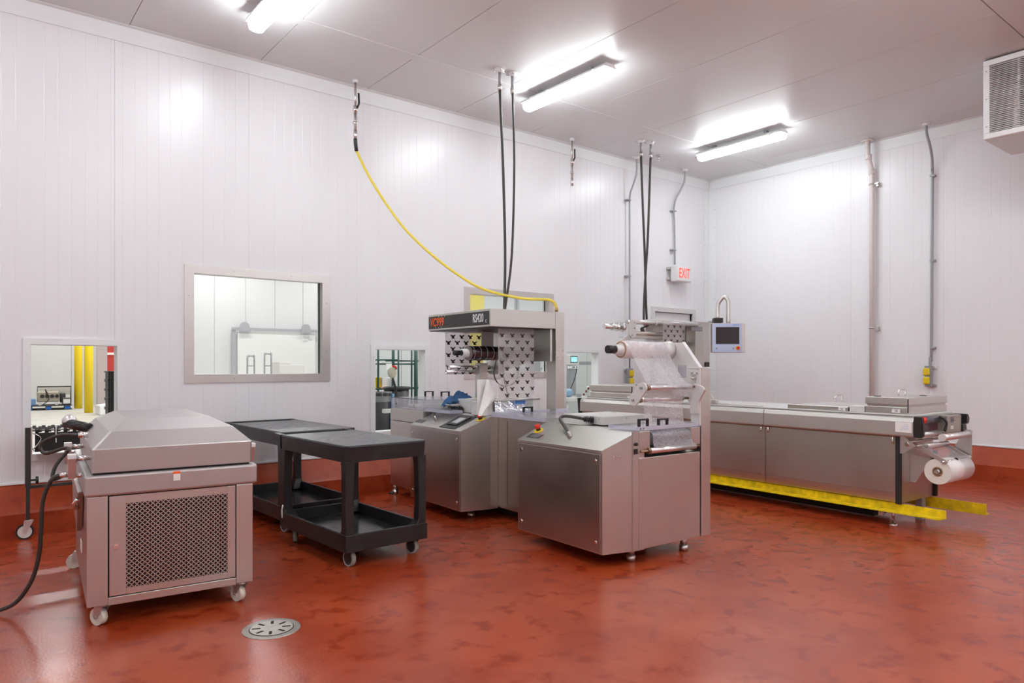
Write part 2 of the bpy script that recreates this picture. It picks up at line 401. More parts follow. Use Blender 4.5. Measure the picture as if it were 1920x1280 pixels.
# stainless windows
for k, key in ((1, 'win1'), (2, 'win2')):
    x0, x1, z0, z1 = OP[key]
    wn = bpy.data.objects.new('window_%d' % k, None); S.collection.objects.link(wn); wn['kind'] = 'structure'
    o = [(x0-.085, z0-.078), (x1+.085, z0-.078), (x1+.085, z1+.078), (x0-.085, z1+.078)]; i = [(x0, z0), (x1, z0), (x1, z1), (x0, z1)]
    for q in range(4):
        j = (q+1) % 4; MB().prism([o[q], o[j], i[j], i[q]], 'y', YA-.010, YA-.0015).build('window_frame', M_steel2, wn)
    MB().box(x0, x0+.003, YA-.01, YA+.10, z0, z1).box(x1-.003, x1, YA-.01, YA+.10, z0, z1).box(x0, x1, YA-.01, YA+.10, z1-.003, z1).box(x0, x1, YA-.01, YA+.10, z0, z0+.003).build('window_reveal', M_steel2, wn)
    MB().box(x0+.003, x1-.003, YA+.085, YA+.091, z0+.003, z1-.003).build('pane', M_glass, wn)
    MB().box(x1-.012, x1-.003, YA+.078, YA+.085, z0+.003, z1-.003).build('gasket', M_black, wn)
    for x, z in ((x0+.38, z1+.04), (x1-.35, z1+.04), (x0+.38, z0-.04), (x1-.35, z0-.04), (x0-.043, z0+.25), (x0-.043, z1-.22), (x1+.043, z0+.25), (x1+.043, z1-.22)):
        MB().ball((x, YA-.011, z), .006, seg=8).build('screw', M_chrome, wn)
# door with its frame
dn = bpy.data.objects.new('door_1', None); S.collection.objects.link(dn); dn['kind'] = 'structure'
x0, x1, z0, z1 = OP['door']
MB().prism([(x0-.09, 0), (x0-.09, z1+.09), (x1+.09, z1+.09), (x1+.09, 0), (x1+.075, 0), (x1+.075, z1+.075), (x0-.075, z1+.075), (x0-.075, 0)], 'y', YA-.012, YA-.0015).build('outer_trim', M_trim, dn)
MB().prism([(x0-.074, 0), (x0-.074, z1+.074), (x1+.074, z1+.074), (x1+.074, 0), (x1, 0), (x1, z1), (x0, z1), (x0, 0)], 'y', YA-.03, YA+.10).build('door_frame', M_lgrey, dn)
MB().box(x0+.003, x1-.003, YA+.03, YA+.075, .01, z1-.003).build('door_leaf', M_trim, dn)
MB().box(x0+.02, x0+.05, YA+.0, YA+.06, .98, 1.02, .004).build('door_handle', M_chrome, dn)

# ------------------------------------------------------------------ ROOMS BEYOND
struct(MB().box(-6, 24, YA+.131, 29.4, -.15, -.001), 'floor_warehouse', M_conc)
wf = struct(MB().box(-6, 24, 29.012, 29.3, 0, 7), 'wall_far', M_bwall)
for k in range(24): MB().box(-5+1.2*k+.01, -3.8+1.2*k-.01, 28.985, 29.011, .0, 6.99, .004, 1).build('wall_panel', M_bwall, wf)
struct(MB().box(-6.2, -6, YA+.14, 29.4, 0, 7), 'wall_far_left', M_bwall)
struct(MB().box(24, 24.2, YA+.14, 29.4, 0, 7), 'wall_far_right', M_bwall)
struct(MB().box(-6.2, 24.2, YA+.14, 29.4, 7.0, 7.2), 'ceiling_warehouse', M_bwall)
pw = struct(MB().box(5.35, 14.2, 11.512, 11.65, 0, 4.6), 'wall_partition', M_bwall)
for k in range(7): MB().box(5.36+1.2*k+.004, 5.36+1.2*k+1.196, 11.49, 11.511, 0, 4.59, .003, 1).build('wall_panel', M_bwall, pw)
struct(MB().box(13.5, 13.65, YA+.14, 11.5, 0, 4.6), 'wall_partition_right', M_bwall)
# sliding cold-store door on the far wall
d2 = bpy.data.objects.new('door_2', None); S.collection.objects.link(d2); d2['kind'] = 'structure'
MB().box(9.05, 12.3, 28.86, 28.96, .05, 2.72, .02).build('door_leaf', mat('cold_door_white', (.72, .72, .70), .4), d2)
MB().box(8.82, 13.4, 28.80, 28.86, 2.79, 2.90).build('door_rail', M_grey, d2)
MB().box(8.83, 8.97, 28.84, 28.92, .6, 2.8).build('door_jamb', M_grey, d2)
for x in (9.3, 11.85):
    MB().cyl((x, 28.74, 2.93), (x, 28.79, 2.93), .19, seg=20).box(x-.22, x+.22, 28.75, 28.79, 2.72, 2.88).build('door_roller', M_grey, d2)
MB().box(12.0, 12.15, 28.83, 28.86, 2.5, 2.62).box(11.75, 11.95, 28.84, 28.86, 2.42, 2.56).build('door_sign', M_lgrey, d2)
# bollards
for i, (x, y, lb) in enumerate(((3.31, 26.6, 'yellow steel bollard beyond the left opening, the farther one left of its twin'), (3.25, 24.0, 'yellow steel bollard beyond the left opening, the nearer one beside the grey post'))):
    t = thing('bollard', lb, 'bollard', (x, y, 0), group='yellow posts in the far room')
    MB().cyl((0, 0, 0), (0, 0, 3.6), .115, seg=24).build('sleeve', M_yel, t)
    MB().ball((0, 0, 3.6), .115, sz=.4).build('dome_cap', M_yel, t)
o = MB().box(-.14, .14, -.14, .14, 0, 5).box(-.17, .17, -.17, .17, 0, .03).build('steel_column', mat('pinkish_grey_paint', (.48, .42, .42), .5)); place(o, (4.02, 26.9, 0))
tag(o, 'tall pinkish grey steel column behind the yellow bollards', 'column')
t = thing('red_post', 'tall red painted post with pale straps right of the bollards', 'post', (4.42, 28.2, 0))
MB().box(-.16, .2, -.08, .08, .35, 4.8, .02).build('post', M_redcol, t)
for z in (1.75, 2.5): MB().box(-.17, .21, -.10, .10, z, z+.08, .01).build('strap', M_tub, t)
MB().box(-.2, .24, -.12, .12, 0, .35, .02).build('base_block', M_grey, t)
o = MB().prism([(-.7, 0), (.75, 0), (.75, 1.35), (-.05, .5), (-.7, .42)], 'y', -.4, .4, .02).build('ramp_block', M_white); place(o, (3.70, 22.9, 0), 0); o.scale = (.55, 1, .62)
tag(o, 'white sloping block on the far floor below the red post', 'block')
# black slotted tower near the right jamb of the left opening
t = thing('slotted_crate', 'tall dark stack of slotted crates behind the right jamb of the left opening', 'crate', (2.235, 14, 0))
for k in range(8):
    mb = MB(); z = k*.162
    mb.box(-.075, .085, -.2, .2, z, z+.02).box(-.075, .085, -.2, .2, z+.135, z+.158)
    for q in range(5): mb.box(-.075+.036*q, -.060+.036*q, -.2, -.18, z, z+.15)
    mb.box(-.075, .085, -.2, -.19, z+.07, z+.09).box(-.06, .07, -.1, .19, z, z+.155)
    mb.build('crate', M_dark, t)
# pallet with dismantled machine
t = thing('pallet', 'blue footed pallet on the far floor carrying an engine-like machine', 'pallet', (2.50, 26.6, 0), -5)
for k in range(7): MB().box(-.62, .62, -.5+.145*k, -.39+.145*k, .12, .145).build('deck_board', M_dark, t)
for x in (-.5, 0, .5):
    for y in (-.42, 0, .42): MB().box(x-.08, x+.08, y-.06, y+.06, .022, .12).build('foot', M_pblue, t)
for y in (-.42, 0, .42): MB().box(-.62, .62, y-.06, y+.06, 0, .022).build('runner', M_dark, t)
t = thing('pump_machine', 'tan engine-like machine with four round ports on the blue pallet', 'machine', (2.56, 26.6, .147), -5)
MB().box(-.36, .22, -.3, .25, .10, .42, .03).build('housing', mat('tan_metal', (.36, .32, .26), .5, .4), t)
for k in range(4): MB().cyl((-.22+.13*k, -.31, .28), (-.22+.13*k, -.335, .28), .055, seg=14).build('port', M_black, t)
for x in (-.28, .16): MB().box(x-.04, x+.04, -.3, -.2, 0, .1).build('foot', M_lgrey, t)
MB().tube([(-.35, .3, .3), (-.35, .3, .56), (.55, .3, .56), (.55, .3, .05)], .02, smooth=1).build('guard_rail', M_dark, t)
MB().box(-.33, .53, .29, .31, .3, .54).build('guard_sheet', M_steel, t)
MB().box(.24, .40, -.1, .3, .06, .36, .03).build('motor', M_dark, t)
MB().box(.30, .54, -.42, -.15, .0, .22, .02).build('terminal_box', M_dark, t)
MB().box(.33, .51, -.425, -.42, .04, .18).build('cover_plate', M_lgrey, t)
MB().tube([(-.1, -.33, .3), (-.14, -.4, .5), (-.05, -.4, .2), (-.2, -.35, .02)], .012, smooth=5).build('cable', M_black, t)
o = MB().box(-.12, .12, -.15, .15, 0, .2, .01).build('blue_crate', mat('blue_crate_plastic', (.12, .22, .4), .5)); place(o, (2.02, 26.35, .150)); tag(o, 'small blue crate at the left end of the pallet', 'crate')
# U-handled carts seen through window 1
for x, y, zt, lb in ((5.97, 18, 1.63, 'grey tubular cart handle seen low in the large window, left one'), (6.40, 18, 1.69, 'grey tubular cart handle seen low in the large window, right one')):
    t = thing('hand_cart', lb, 'cart', (x, y, 0), group='carts behind the large window')
    MB().tube([(-.085, 0, .2), (-.085, 0, zt-.1), (-.06, 0, zt-.02), (0, 0, zt), (.06, 0, zt-.02), (.085, 0, zt-.1), (.085, 0, .2)], .022, smooth=4).build('handle', M_grey, t)
    MB().tube([(-.085, 0, 1.38), (.085, 0, 1.38)], .015).build('crossbar', M_grey, t)
    MB().box(-.12, .12, -.1, .6, .16, .2, .01).build('deck', M_grey, t)
    for sx in (-.1, .1):
        for sy in (.0, .5): MB().cyl((sx-.02, sy, .08), (sx+.02, sy, .08), .08, seg=14).build('wheel', M_rubber, t)
t = thing('carton_stack', 'wrapped white carton stack seen low in the large window', 'cartons', (6.95, 18, 0))
for k in range(4): MB().box(-.36, .3, -.3, .3, .352*k, .352*k+.345, .01).build('carton', M_tub, t)
MB().box(-.36, -.05, -.28, .28, 1.41, 1.48, .01).build('carton', M_tub, t)
# wire shelving behind the middle opening
t = thing('wire_shelving', 'dark green wire shelving unit in the packing room behind the middle opening', 'shelving', (0, 0, 0))
for x, y, r in ((5.295, 10, .016), (5.55, 10, .014), (5.60, 9.9, .014), (5.80, 10.4, .012), (5.90, 10, .014), (5.945, 9.95, .028), (6.0, 10, .014)):
    MB().cyl((x, y, 0), (x, y, 2.0), r, seg=10).build('post', M_green, t)
for zz, xa, xb in ((1.48, 5.0, 5.62), (1.415, 5.3, 5.93), (1.465, 5.64, 6.5), (1.02, 5.0, 6.5), (.5, 5.0, 6.5)):
    mb = MB().tube([(xa, 9.95, zz), (xb, 9.95, zz)], .012, 6).tube([(xa, 10.4, zz), (xb, 10.4, zz)], .008, 6)
    for k in range(int((xb-xa)/.04)): mb.tube([(xa+.04*k, 9.95, zz+.008), (xa+.04*k, 10.4, zz+.008)], .003, 4)
    mb.build('wire_shelf', M_green, t)
def simple(name, lb, cat, mt, x, y, z, sx, sy, sz, b=.004):
    o = MB().box(-sx/2, sx/2, -sy/2, sy/2, 0, sz, b).build(name, mt); o.location = (x, y, z); return tag(o, lb, cat)
simple('yellow_bin', 'bright yellow bin on the green wire shelving', 'bin', M_yel, 5.29, 10.17, 1.034, .13, .3, .17)
simple('carton', 'pale pink and white carton beside the yellow bin', 'carton', M_tub, 5.40, 10.1, 1.034, .09, .25, .17)
simple('drawer_box', 'clear-fronted white drawer box on the wire shelving', 'box', M_white, 5.56, 10.17, 1.034, .2, .25, .16)
o = MB().box(-.05, .05, -.004, .004, 0, .09).build('notice', M_paper); o.location = (5.44, 9.92, 1.33); tag(o, 'small white notice hanging from the upper wire shelf', 'notice')
o = MB().cyl((0, 0, 0), (0, 0, .085), .045, .055, seg=18).build('tub', M_tub); o.location = (6.06, 10.08, 1.036); tag(o, 'pale round tub at the right end of the wire shelf', 'tub')
simple('tray', 'orange and white packs lying on the wire shelf', 'packs', mat('orange_pack', (.8, .4, .2), .6), 5.40, 9.99, 1.034, .16, .12, .02)
# bins
for x, y, nm in ((4.43, 8.4, 'black round waste bin with clear liner, nearer, in the middle opening'), (5.03, 8.95, 'black waste bin behind the lined bin in the middle opening')):
    t = thing('waste_bin', nm, 'bin', (x, y, 0), group='bins behind the middle opening')
    zt = 1.02 if y < 8.5 else 1.07
    MB().cyl((0, 0, 0), (0, 0, zt), .15, .18, seg=28).build('drum', M_dark, t)
    MB().pipe((0, 0, zt-.02), (0, 0, zt+.02), .195, .16).build('rim', M_dark, t)
    if y < 8.5:
        MB().grid(lambda u, v: ((.19+.006*math.sin(14*u*2*PI))*math.cos(u*2*PI), (.19+.006*math.sin(14*u*2*PI))*math.sin(u*2*PI), zt+.03-.13*v), 56, 3).build('liner', M_liner, t)
        MB().box(.15, .185, -.14, -.05, .2, zt, .01).build('liner_tail', M_bliner, t, 'blue liner tail hanging down the bin')
t = thing('tape_tool', 'cream round-headed tool with red cap on a dark handle above the bins', 'tool', (4.72, 8.5, 0))
MB().tube([(.14, 0, .02), (.06, 0, .9), (.05, 0, 1.05), (.0, 0, 1.22)], .016, smooth=5).build('handle', M_dark, t)
MB().ball((-.01, 0, 1.30), .068, sy=.5, sz=1.15).build('head', mat('cream_plastic', (.6, .55, .42), .5), t)
MB().tube([(-.01, -.01, 1.385), (.03, -.02, 1.375), (.05, -.01, 1.345)], .014, smooth=4).build('cap', M_red, t)
MB().box(.09, .19, -.04, .04, 0, .025).build('foot', M_dark, t)
o = MB().box(4.24, 5.0, 7.84, 7.91, .80, .85, .006).box(4.60, 4.64, 7.85, 7.9, 0, .8).box(4.85, 4.9, 7.85, 7.9, 0, .8).build('side_bench', M_lgrey); tag(o, 'narrow pale bench end showing behind the middle opening', 'bench')
# packing bench, scale etc behind the right opening
t = thing('packing_bench', 'pale packing bench with tubular legs behind the right-hand opening', 'bench', (8.2, 8.6, 0))
MB().box(-.5, .26, -.25, .35, .81, .87, .008).build('top', M_lgrey, t)
for x in (-.35, -.16, -.02, .12, .22):
    MB().cyl((x, -.2 if x != -.16 else .3, 0), (x, -.2 if x != -.16 else .3, .81), .022, seg=10).build('leg', M_lgrey, t)
MB().box(-.5, .2, -.1, .2, .2, .22).build('lower_shelf', M_steel, t)
t = thing('weighing_scale', 'grey bench scale with lit blue display behind the right-hand opening', 'scale', (8.2, 8.65, .87))
MB().box(-.03, .09, .0, .1, 0, .55).build('column', M_grey, t)
MB().box(-.1, .12, -.05, .05, .53, .70, .008).build('head', M_lgrey, t)
MB().box(-.082, .077, -.0525, -.0502, .565, .68).build('display_bezel', M_dark, t)
MB().box(-.07, .065, -.056, -.05, .58, .665).build('screen', M_lcdb, t, 'lit pale blue display')
MB().box(-.08, .10, -.05, .03, .47, .52, .005).build('keypad', M_white, t)
for x in (-.03, 0, .06): MB().cyl((x, -.055, .495), (x, -.049, .495), .012, seg=8).build('key', M_black, t)
MB().tube([(.11, 0, .47), (.06, 0, .3), (-.08, 0, .05)], .008, smooth=4).build('cable', M_cable, t)
MB().box(-.12, .14, -.08, .14, 0, .02).build('base', M_steel, t)
for i, x in enumerate((8.18, 8.34)):
    o = MB().cyl((x, 9.1, 0), (x, 9.1, 3.5), .032, seg=10).build('wall_pipe', M_grey); tag(o, ('left', 'right')[i]+' one of two thin grey pipes behind the lit scale', 'pipe', 'pipes behind the scale')
o = MB().box(7.9, 9.2, 8.95, 9.0, 1.40, 1.46).box(9.12, 9.18, 8.95, 9.0, 0, 1.4).box(7.9, 7.95, 8.95, 9.0, 0, 1.4).build('machine_rail', M_grey); tag(o, 'steel cross rail behind the lit scale', 'rail')
t = thing('drawer_unit', 'white drawer cabinet left of the scale behind the right-hand opening', 'cabinet', (8.16, 9.35, 0))
MB().box(-.2, .02, -.15, .2, 0, 1.72).build('carcass', M_grey, t)
for k in range(8):
    z = .2+.19*k; MB().box(-.19, .01, -.162, -.15, z+.005, z+.18, .003).build('drawer', M_white, t)
    MB().box(-.1, -.05, -.172, -.163, z+.08, z+.10).build('drawer_label', M_dark, t)
t = thing('label_strip', 'white printed strip with dark red dots draped over the packing bench', 'labels', (8.35, 8.42, .875))
MB().grid(lambda u, v: (-.16+.16*u+.13*v*0+.05*u, -.02*u, .005+.19*u+.02*math.sin(3*u)) if v < .5 else (-.06+.16*u+.05*u, .06, .005+.19*u+.02*math.sin(3*u)), 6, 1).build('strip', M_paper, t)
for k in range(4): MB().box(-.125+.052*k, -.09+.052*k, -.012, -.009, .02+.048*k, .055+.048*k, .003).build('printed_dot', mat('dark_red_ink', (.16, .02, .02), .6), t)
MB().box(.02, .2, -.02, .06, .0, .17, .01).build('folded_end', M_paper, t)
o = MB().ball((0, 0, .07), .09, sy=.7, sz=.8).build('blue_bag', mat('pale_blue_bag', (.25, .40, .55), .4, bump=.8, bscale=20)); o.location = (7.98, 8.50, .872); tag(o, 'crumpled pale blue bag on the packing bench', 'bag')
simple('cup', 'small grey and white container on the packing bench beside the blue bag', 'container', M_grey, 8.1, 8.38, .873, .07, .05, .06)
# bits seen through window 2
o = MB().box(7.75, 8.42, 11.44, 11.485, 1.3, 2.85).build('yellow_board', M_yblk); tag(o, 'pale yellow board on the packing room wall seen through the second window', 'board')
o = MB().cyl((9.29, 11.44, 0), (9.29, 11.44, 3.6), .025, seg=10).build('downpipe', M_grey); tag(o, 'thin grey pipe seen through the second window', 'pipe')
o = MB().box(9.4, 10.3, 10.9, 11.3, 1.38, 1.43).box(9.45, 9.5, 11.0, 11.05, 0, 1.38).box(10.2, 10.25, 11.0, 11.05, 0, 1.38).build('grey_bench', M_green); tag(o, 'dark green bar low in the second window', 'rail')

# ------------------------------------------------------------------ CEILING LIGHTS
def make_light(x, y, lb):
    t = thing('ceiling_light', lb, 'light', (x, y, ZC), 0, 'vapour-tight ceiling lights')
    def ring(y, w, zt, zb): return [(-w*.62, y, zt), (w*.62, y, zt), (w, y, zt-.35*(zt-zb)), (w*.85, y, zb+.01), (w*.4, y, zb), (-w*.4, y, zb), (-w*.85, y, zb+.01), (-w, y, zt-.35*(zt-zb))]
    MB().prism([(-.05, -.045), (.05, -.045), (.088, -.072), (.088, -.090), (-.088, -.090), (-.088, -.072)], 'y', -.66, .66, .003).build('housing', M_white, t)
    for q_ in (-.4, .4): MB().box(-.03, .03, q_-.02, q_+.02, -.046, -.001).build('bracket', M_grey, t)
    def dring(y, w, zb): return [(-w, y, -.0905), (-w, y, -.0905-.40*zb), (-w*.85, y, -.0905-.85*zb), (-w*.4, y, -.0905-zb), (w*.4, y, -.0905-zb), (w*.85, y, -.0905-.85*zb), (w, y, -.0905-.40*zb), (w, y, -.0905)]
    MB().loft([dring(-.660, .055, .050), dring(-.64, .067, .078), dring(.64, .067, .078), dring(.660, .055, .050)]).build('diffuser', M_lamp, t, 'glowing white diffuser')
    MB().cyl((0, .66, -.095), (0, .72, -.095), .016, seg=10).build('cable_gland', M_grey, t)
    for s in (-.5, -.2, .2, .5):
        MB().box(-.0915, -.0885, s-.015, s+.015, -.105, -.075).build('latch', M_chrome, t); MB().box(.0885, .0915, s-.015, s+.015, -.105, -.075).build('latch', M_chrome, t)
lights = [(2.12, 5.62, 'white vapour-tight ceiling light cut off by the top edge of the picture'), (5.23, 5.62, 'white vapour-tight ceiling light in the middle, right of the two hanging black cables'), (8.45, 5.60, 'white vapour-tight ceiling light farthest off, near the room corner')]
for x, y, lb in lights: make_light(x, y, lb)
for x in (-1.1, 2.12, 5.23, 8.45):  # unseen rows added behind the camera to even out the room light
    for y in (1.9, -.6, -3.1):
        if (x, y) != (8.45, 1.9): make_light(x, y, 'added unseen white ceiling light, %s row behind, %s place from the left' % ({1.9: 'near', -.6: 'middle', -3.1: 'far'}[y], {-1.1: 'first', 2.12: 'second', 5.23: 'third', 8.45: 'fourth'}[x]))
make_light(-1.1, 5.62, 'white ceiling light outside the picture, left of the one cut by the top edge')

# ------------------------------------------------------------------ SERVICES
def flange(mb, x, y, r=.045): mb.cyl((x, y, ZC-.035), (x, y, ZC-.002), r*.55, r, seg=18).cyl((x, y, ZC-.008), (x, y, ZC-.001), r*1.15, seg=18)
def airdrop(x, y, zb, lb, hose=False):
    t = thing('air_drop', lb, 'pipe', (x, y, 0), 0, None)
    mb = MB(); mb.cyl((0, 0, ZC-.04), (0, 0, ZC-.002), .03, seg=16); mb.build('ceiling_flange', M_white, t)
    MB().cyl((0, 0, zb+.34), (0, 0, ZC-.04), .013, seg=12).build('pipe', M_steel2, t)
    MB().cyl((0, 0, zb+.28), (0, 0, zb+.36), .024, seg=8).ball((0, 0, zb+.32), .03, seg=10).build('ball_valve', M_chrome, t)
    MB().tube([(.01, -.01, zb+.33), (.035, -.02, zb+.39), (.03, -.02, zb+.50)], .011, 6).build('valve_lever', M_black, t)
    MB().cyl((0, 0, zb+.10), (0, 0, zb+.28), .015, seg=10).cyl((0, 0, zb), (0, 0, zb+.10), .020, seg=10).cyl((0, 0, zb+.16), (0, 0, zb+.19), .026, seg=6).build('coupling', M_steel2, t)
    return t
airdrop(3.452, 7.04, 3.84, 'steel air drop pipe with valve feeding the yellow hose')
airdrop(6.655, 7.02, 3.84, 'short steel air drop pipe with valve and no hose, left of the grey conduits')
t = thing('air_hose', 'yellow air hose sagging from the ceiling drop to the packaging machine hood', 'hose', (0, 0, 0))
MB().tube([(3.452, 7.04, 3.845), (3.458, 7.04, 3.78), (3.472, 7.05, 3.72)], .021, 8, smooth=3).build('sleeve', M_black, t)
HP = [(3.472, 7.056, 3.728), (3.541, 6.918, 3.45), (3.634, 6.733, 3.149), (3.74, 6.523, 2.857), (3.844, 6.319, 2.639), (3.958, 6.091, 2.436), (4.048, 5.914, 2.3), (4.132, 5.746, 2.189), (4.218, 5.576, 2.117), (4.296, 5.42, 2.073), (4.373, 5.268, 2.04), (4.441, 5.134, 2.029), (4.486, 5.045, 2.02), (4.515, 5.0, 1.985), (4.520, 4.985, 1.935)]
MB().tube(HP, .0135, 10, smooth=4).build('hose', M_hose, t)
MB().cyl((4.520, 4.985, 1.945), (4.521, 4.984, 1.905), .016, seg=8).build('fitting', mat('brass', (.6, .4, .15), .3, 1), t)

def drop_cable(pts, r, lb, grp, x, y):
    t = thing('power_cable', lb, 'cable', (0, 0, 0), 0, grp)
    mb = MB(); flange(mb, x, y, .055); mb.build('ceiling_cone', M_white, t)
    for k in range(3):
        a = k*2.1; MB().tube([(x+.03*math.cos(a), y+.03*math.sin(a), ZC-.02), (x+.075*math.cos(a), y+.075*math.sin(a), ZC-.012)], .006, 6).build('screw', M_chrome, t)
    MB().cyl((x, y, ZC-.16), (x, y, ZC-.035), .017, seg=10).build('conduit_stub', M_grey, t)
    MB().cyl((x, y, ZC-.22), (x, y, ZC-.16), .022, seg=8).build('gland', M_steel2, t)
    MB().tube([(x, y, ZC-.2)]+pts, r, 8, smooth=4).build('cable', M_cable, t)
drop_cable([(4.47, 5.75, 3.55), (4.40, 5.62, 2.58), (4.252, 5.442, 1.97), (4.252, 5.44, 1.90)], .014, 'left of the two dark cables hanging to the lettered hood', 'cables to the lettered hood', 4.517, 5.86)
drop_cable([(4.60, 5.72, 3.50), (4.43, 5.55, 2.50), (4.262, 5.44, 1.97), (4.265, 5.44, 1.90)], .012, 'right of the two dark cables hanging to the lettered hood', 'cables to the lettered hood', 4.68, 5.85)
drop_cable([(7.477, 6.48, 3.63), (7.499, 6.48, 3.27), (7.521, 6.48, 2.9), (7.56, 6.48, 2.05), (7.56, 6.42, 1.9)], .016, 'left-starting one of the two crossing dark cables nearer the room corner', 'cables near the room corner', 7.466, 6.50)
drop_cable([(7.587, 6.46, 3.64), (7.553, 6.46, 3.05), (7.509, 6.46, 2.6), (7.476, 6.46, 2.05), (7.49, 6.42, 1.9)], .016, 'right-starting one of the two crossing dark cables nearer the room corner', 'cables near the room corner', 7.62, 6.46)
def outlet(t, x, y, z, dirx, diry, sgn=1):
    """grey junction box on two wall channels with two yellow flap sockets; (dirx,diry) points into the room"""
    px, py = -diry, dirx
    def B(a0, a1, d0, d1, z0, z1, b=.004):
        xs = sorted((x+px*a0+dirx*d0, x+px*a1+dirx*d1)); ysn = sorted((y+py*a0+diry*d0, y+py*a1+diry*d1))
        return MB().box(xs[0], xs[1], ysn[0], ysn[1], z+z0, z+z1, b)
    for zz in (-.13, .10): B(-.055, .075, 0, .035, zz, zz+.035).build('mounting_channel', M_steel, t)
    B(-.04, .04, .035, .10, -.13, .14, .006).build('socket_box', M_grey, t)
    for zz in (-.10, .015): B(-.048, .032, .10, .135, zz, zz+.095, .014).build('socket_flap', M_yel, t, 'yellow flap cover')
t = thing('electrical_conduit', 'grey conduit down the back wall with yellow sockets, left of the exit sign', 'conduit', (0, 0, 0), 0, None)
mb = MB(); flange(mb, 8.0, 7.05, .05); mb.build('ceiling_cone', M_white, t)
MB().tube([(8.0, 7.05, ZC-.03), (8.01, 7.06, 4.25), (7.99, 7.10, 4.1), (7.975, 7.15, 3.97), (7.985, 7.175, 3.84), (7.99, 7.18, 3.6), (7.99, 7.18, 1.30)], .013, 8, smooth=4).build('conduit', M_grey, t)
for z in (3.86, 2.72): MB().box(7.93, 8.01, 7.165, 7.235, z, z+.02, .003).build('strut_clamp', M_grey, t)
outlet(t, 7.98, 7.238, 1.21, 0, -1)
t = thing('exit_conduit', 'grey conduit down the back wall feeding the exit sign', 'conduit', (0, 0, 0))
mb = MB(); flange(mb, 9.10, 7.02, .05); mb.build('ceiling_cone', M_white, t)
MB().tube([(9.10, 7.02, ZC-.03), (9.10, 7.03, 4.3), (9.06, 7.08, 4.15), (9.02, 7.14, 4.02), (9.03, 7.18, 3.86), (9.05, 7.185, 3.6), (9.06, 7.185, 3.0)], .014, 8, smooth=4).build('conduit', M_grey, t)
for z in (3.84, 3.22): MB().box(8.99, 9.08, 7.17, 7.235, z, z+.02, .003).build('strut_clamp', M_grey, t)
# exit sign, facing the camera side of the room
t = thing('exit_sign', 'white EXIT sign with red letters on the back wall above the door', 'sign', (9.06, 7.14, 2.87), 0)
for z in (-.12, .04): MB().box(-.15, -.03, .03, .098, z, z+.04, .004).build('mounting_bracket', M_steel, t)
MB().box(-.125, .245, -.09, .03, -.155, .10, .012).build('housing', M_white, t)
MB().box(-.112, .232, -.096, -.089, -.142, .087, .004).build('face_plate', M_white, t)
text('exit_letters', 'EXIT', .215, mat('exit_red', (.9, .10, .06), .5, emit=.5), t, (.062, -.098, -.028), (PI/2, 0, 0), sx=.58, bold=.003)
# white drain pipe and conduit on the right wall
t = thing('drain_pipe', 'thick white plastic drain pipe down the right wall', 'pipe', (0, 0, 0))
MB().cyl((9.90, 4.55, ZC-.02), (9.90, 4.55, ZC-.001), .075, seg=20).build('ceiling_flange', M_pvc, t)
MB().tube([(9.90, 4.55, ZC-.01), (9.90, 4.55, 4.26), (9.93, 4.53, 4.16), (9.955, 4.52, 4.08), (9.96, 4.52, 3.9), (9.96, 4.52, .40)], .034, 14).build('pipe', M_pvc, t)
for z in (4.25, 4.05): MB().cyl((9.905 if z > 4.1 else 9.958, 4.54 if z > 4.1 else 4.52, z-.03), (9.91 if z > 4.1 else 9.96, 4.54 if z > 4.1 else 4.52, z+.04), .041, seg=16).build('coupling', M_pvc, t)
for z in (3.88, 1.9): MB().cyl((9.96, 4.52, z), (9.96, 4.52, z+.02), .040, seg=16).box(9.97, 10.028, 4.44, 4.47, z-.03, z+.03, .003).box(9.95, 9.99, 4.44, 4.53, z, z+.015).build('pipe_clamp', M_steel, t)
t = thing('right_conduit', 'grey conduit down the right wall ending in yellow sockets', 'conduit', (0, 0, 0))
mb = MB(); flange(mb, 9.79, 3.76, .055); mb.build('ceiling_cone', M_white, t)
MB().tube([(9.79, 3.76, ZC-.03), (9.80, 3.76, 4.36), (9.87, 3.75, 4.22), (9.95, 3.755, 4.08), (9.985, 3.765, 3.95), (9.985, 3.765, 3.7), (9.985, 3.775, 1.62), (9.975, 3.785, 1.5), (9.97, 3.785, 1.38)], .017, 8, smooth=4).build('conduit', M_grey, t)
for z in (3.84, 2.74, 1.61): MB().box(9.965, 10.028, 3.73, 3.79, z, z+.025, .003).build('strut_clamp', M_grey, t)
outlet(t, 10.028, 3.80, 1.25, -1, 0)
t = thing('sprinkler_head', 'small steel sprinkler head on the ceiling between cables and exit conduit', 'sprinkler', (8.217, 6.814, ZC))
MB().cyl((0, 0, -.012), (0, 0, -.001), .045, seg=18).build('escutcheon', M_steel, t)
MB().cyl((0, 0, -.05), (0, 0, -.012), .012, seg=8).cyl((0, 0, -.075), (0, 0, -.072), .022, seg=10).tube([(-.014, 0, -.045), (-.014, 0, -.072)], .003, 5).tube([(.014, 0, -.045), (.014, 0, -.072)], .003, 5).build('head', M_chrome, t)
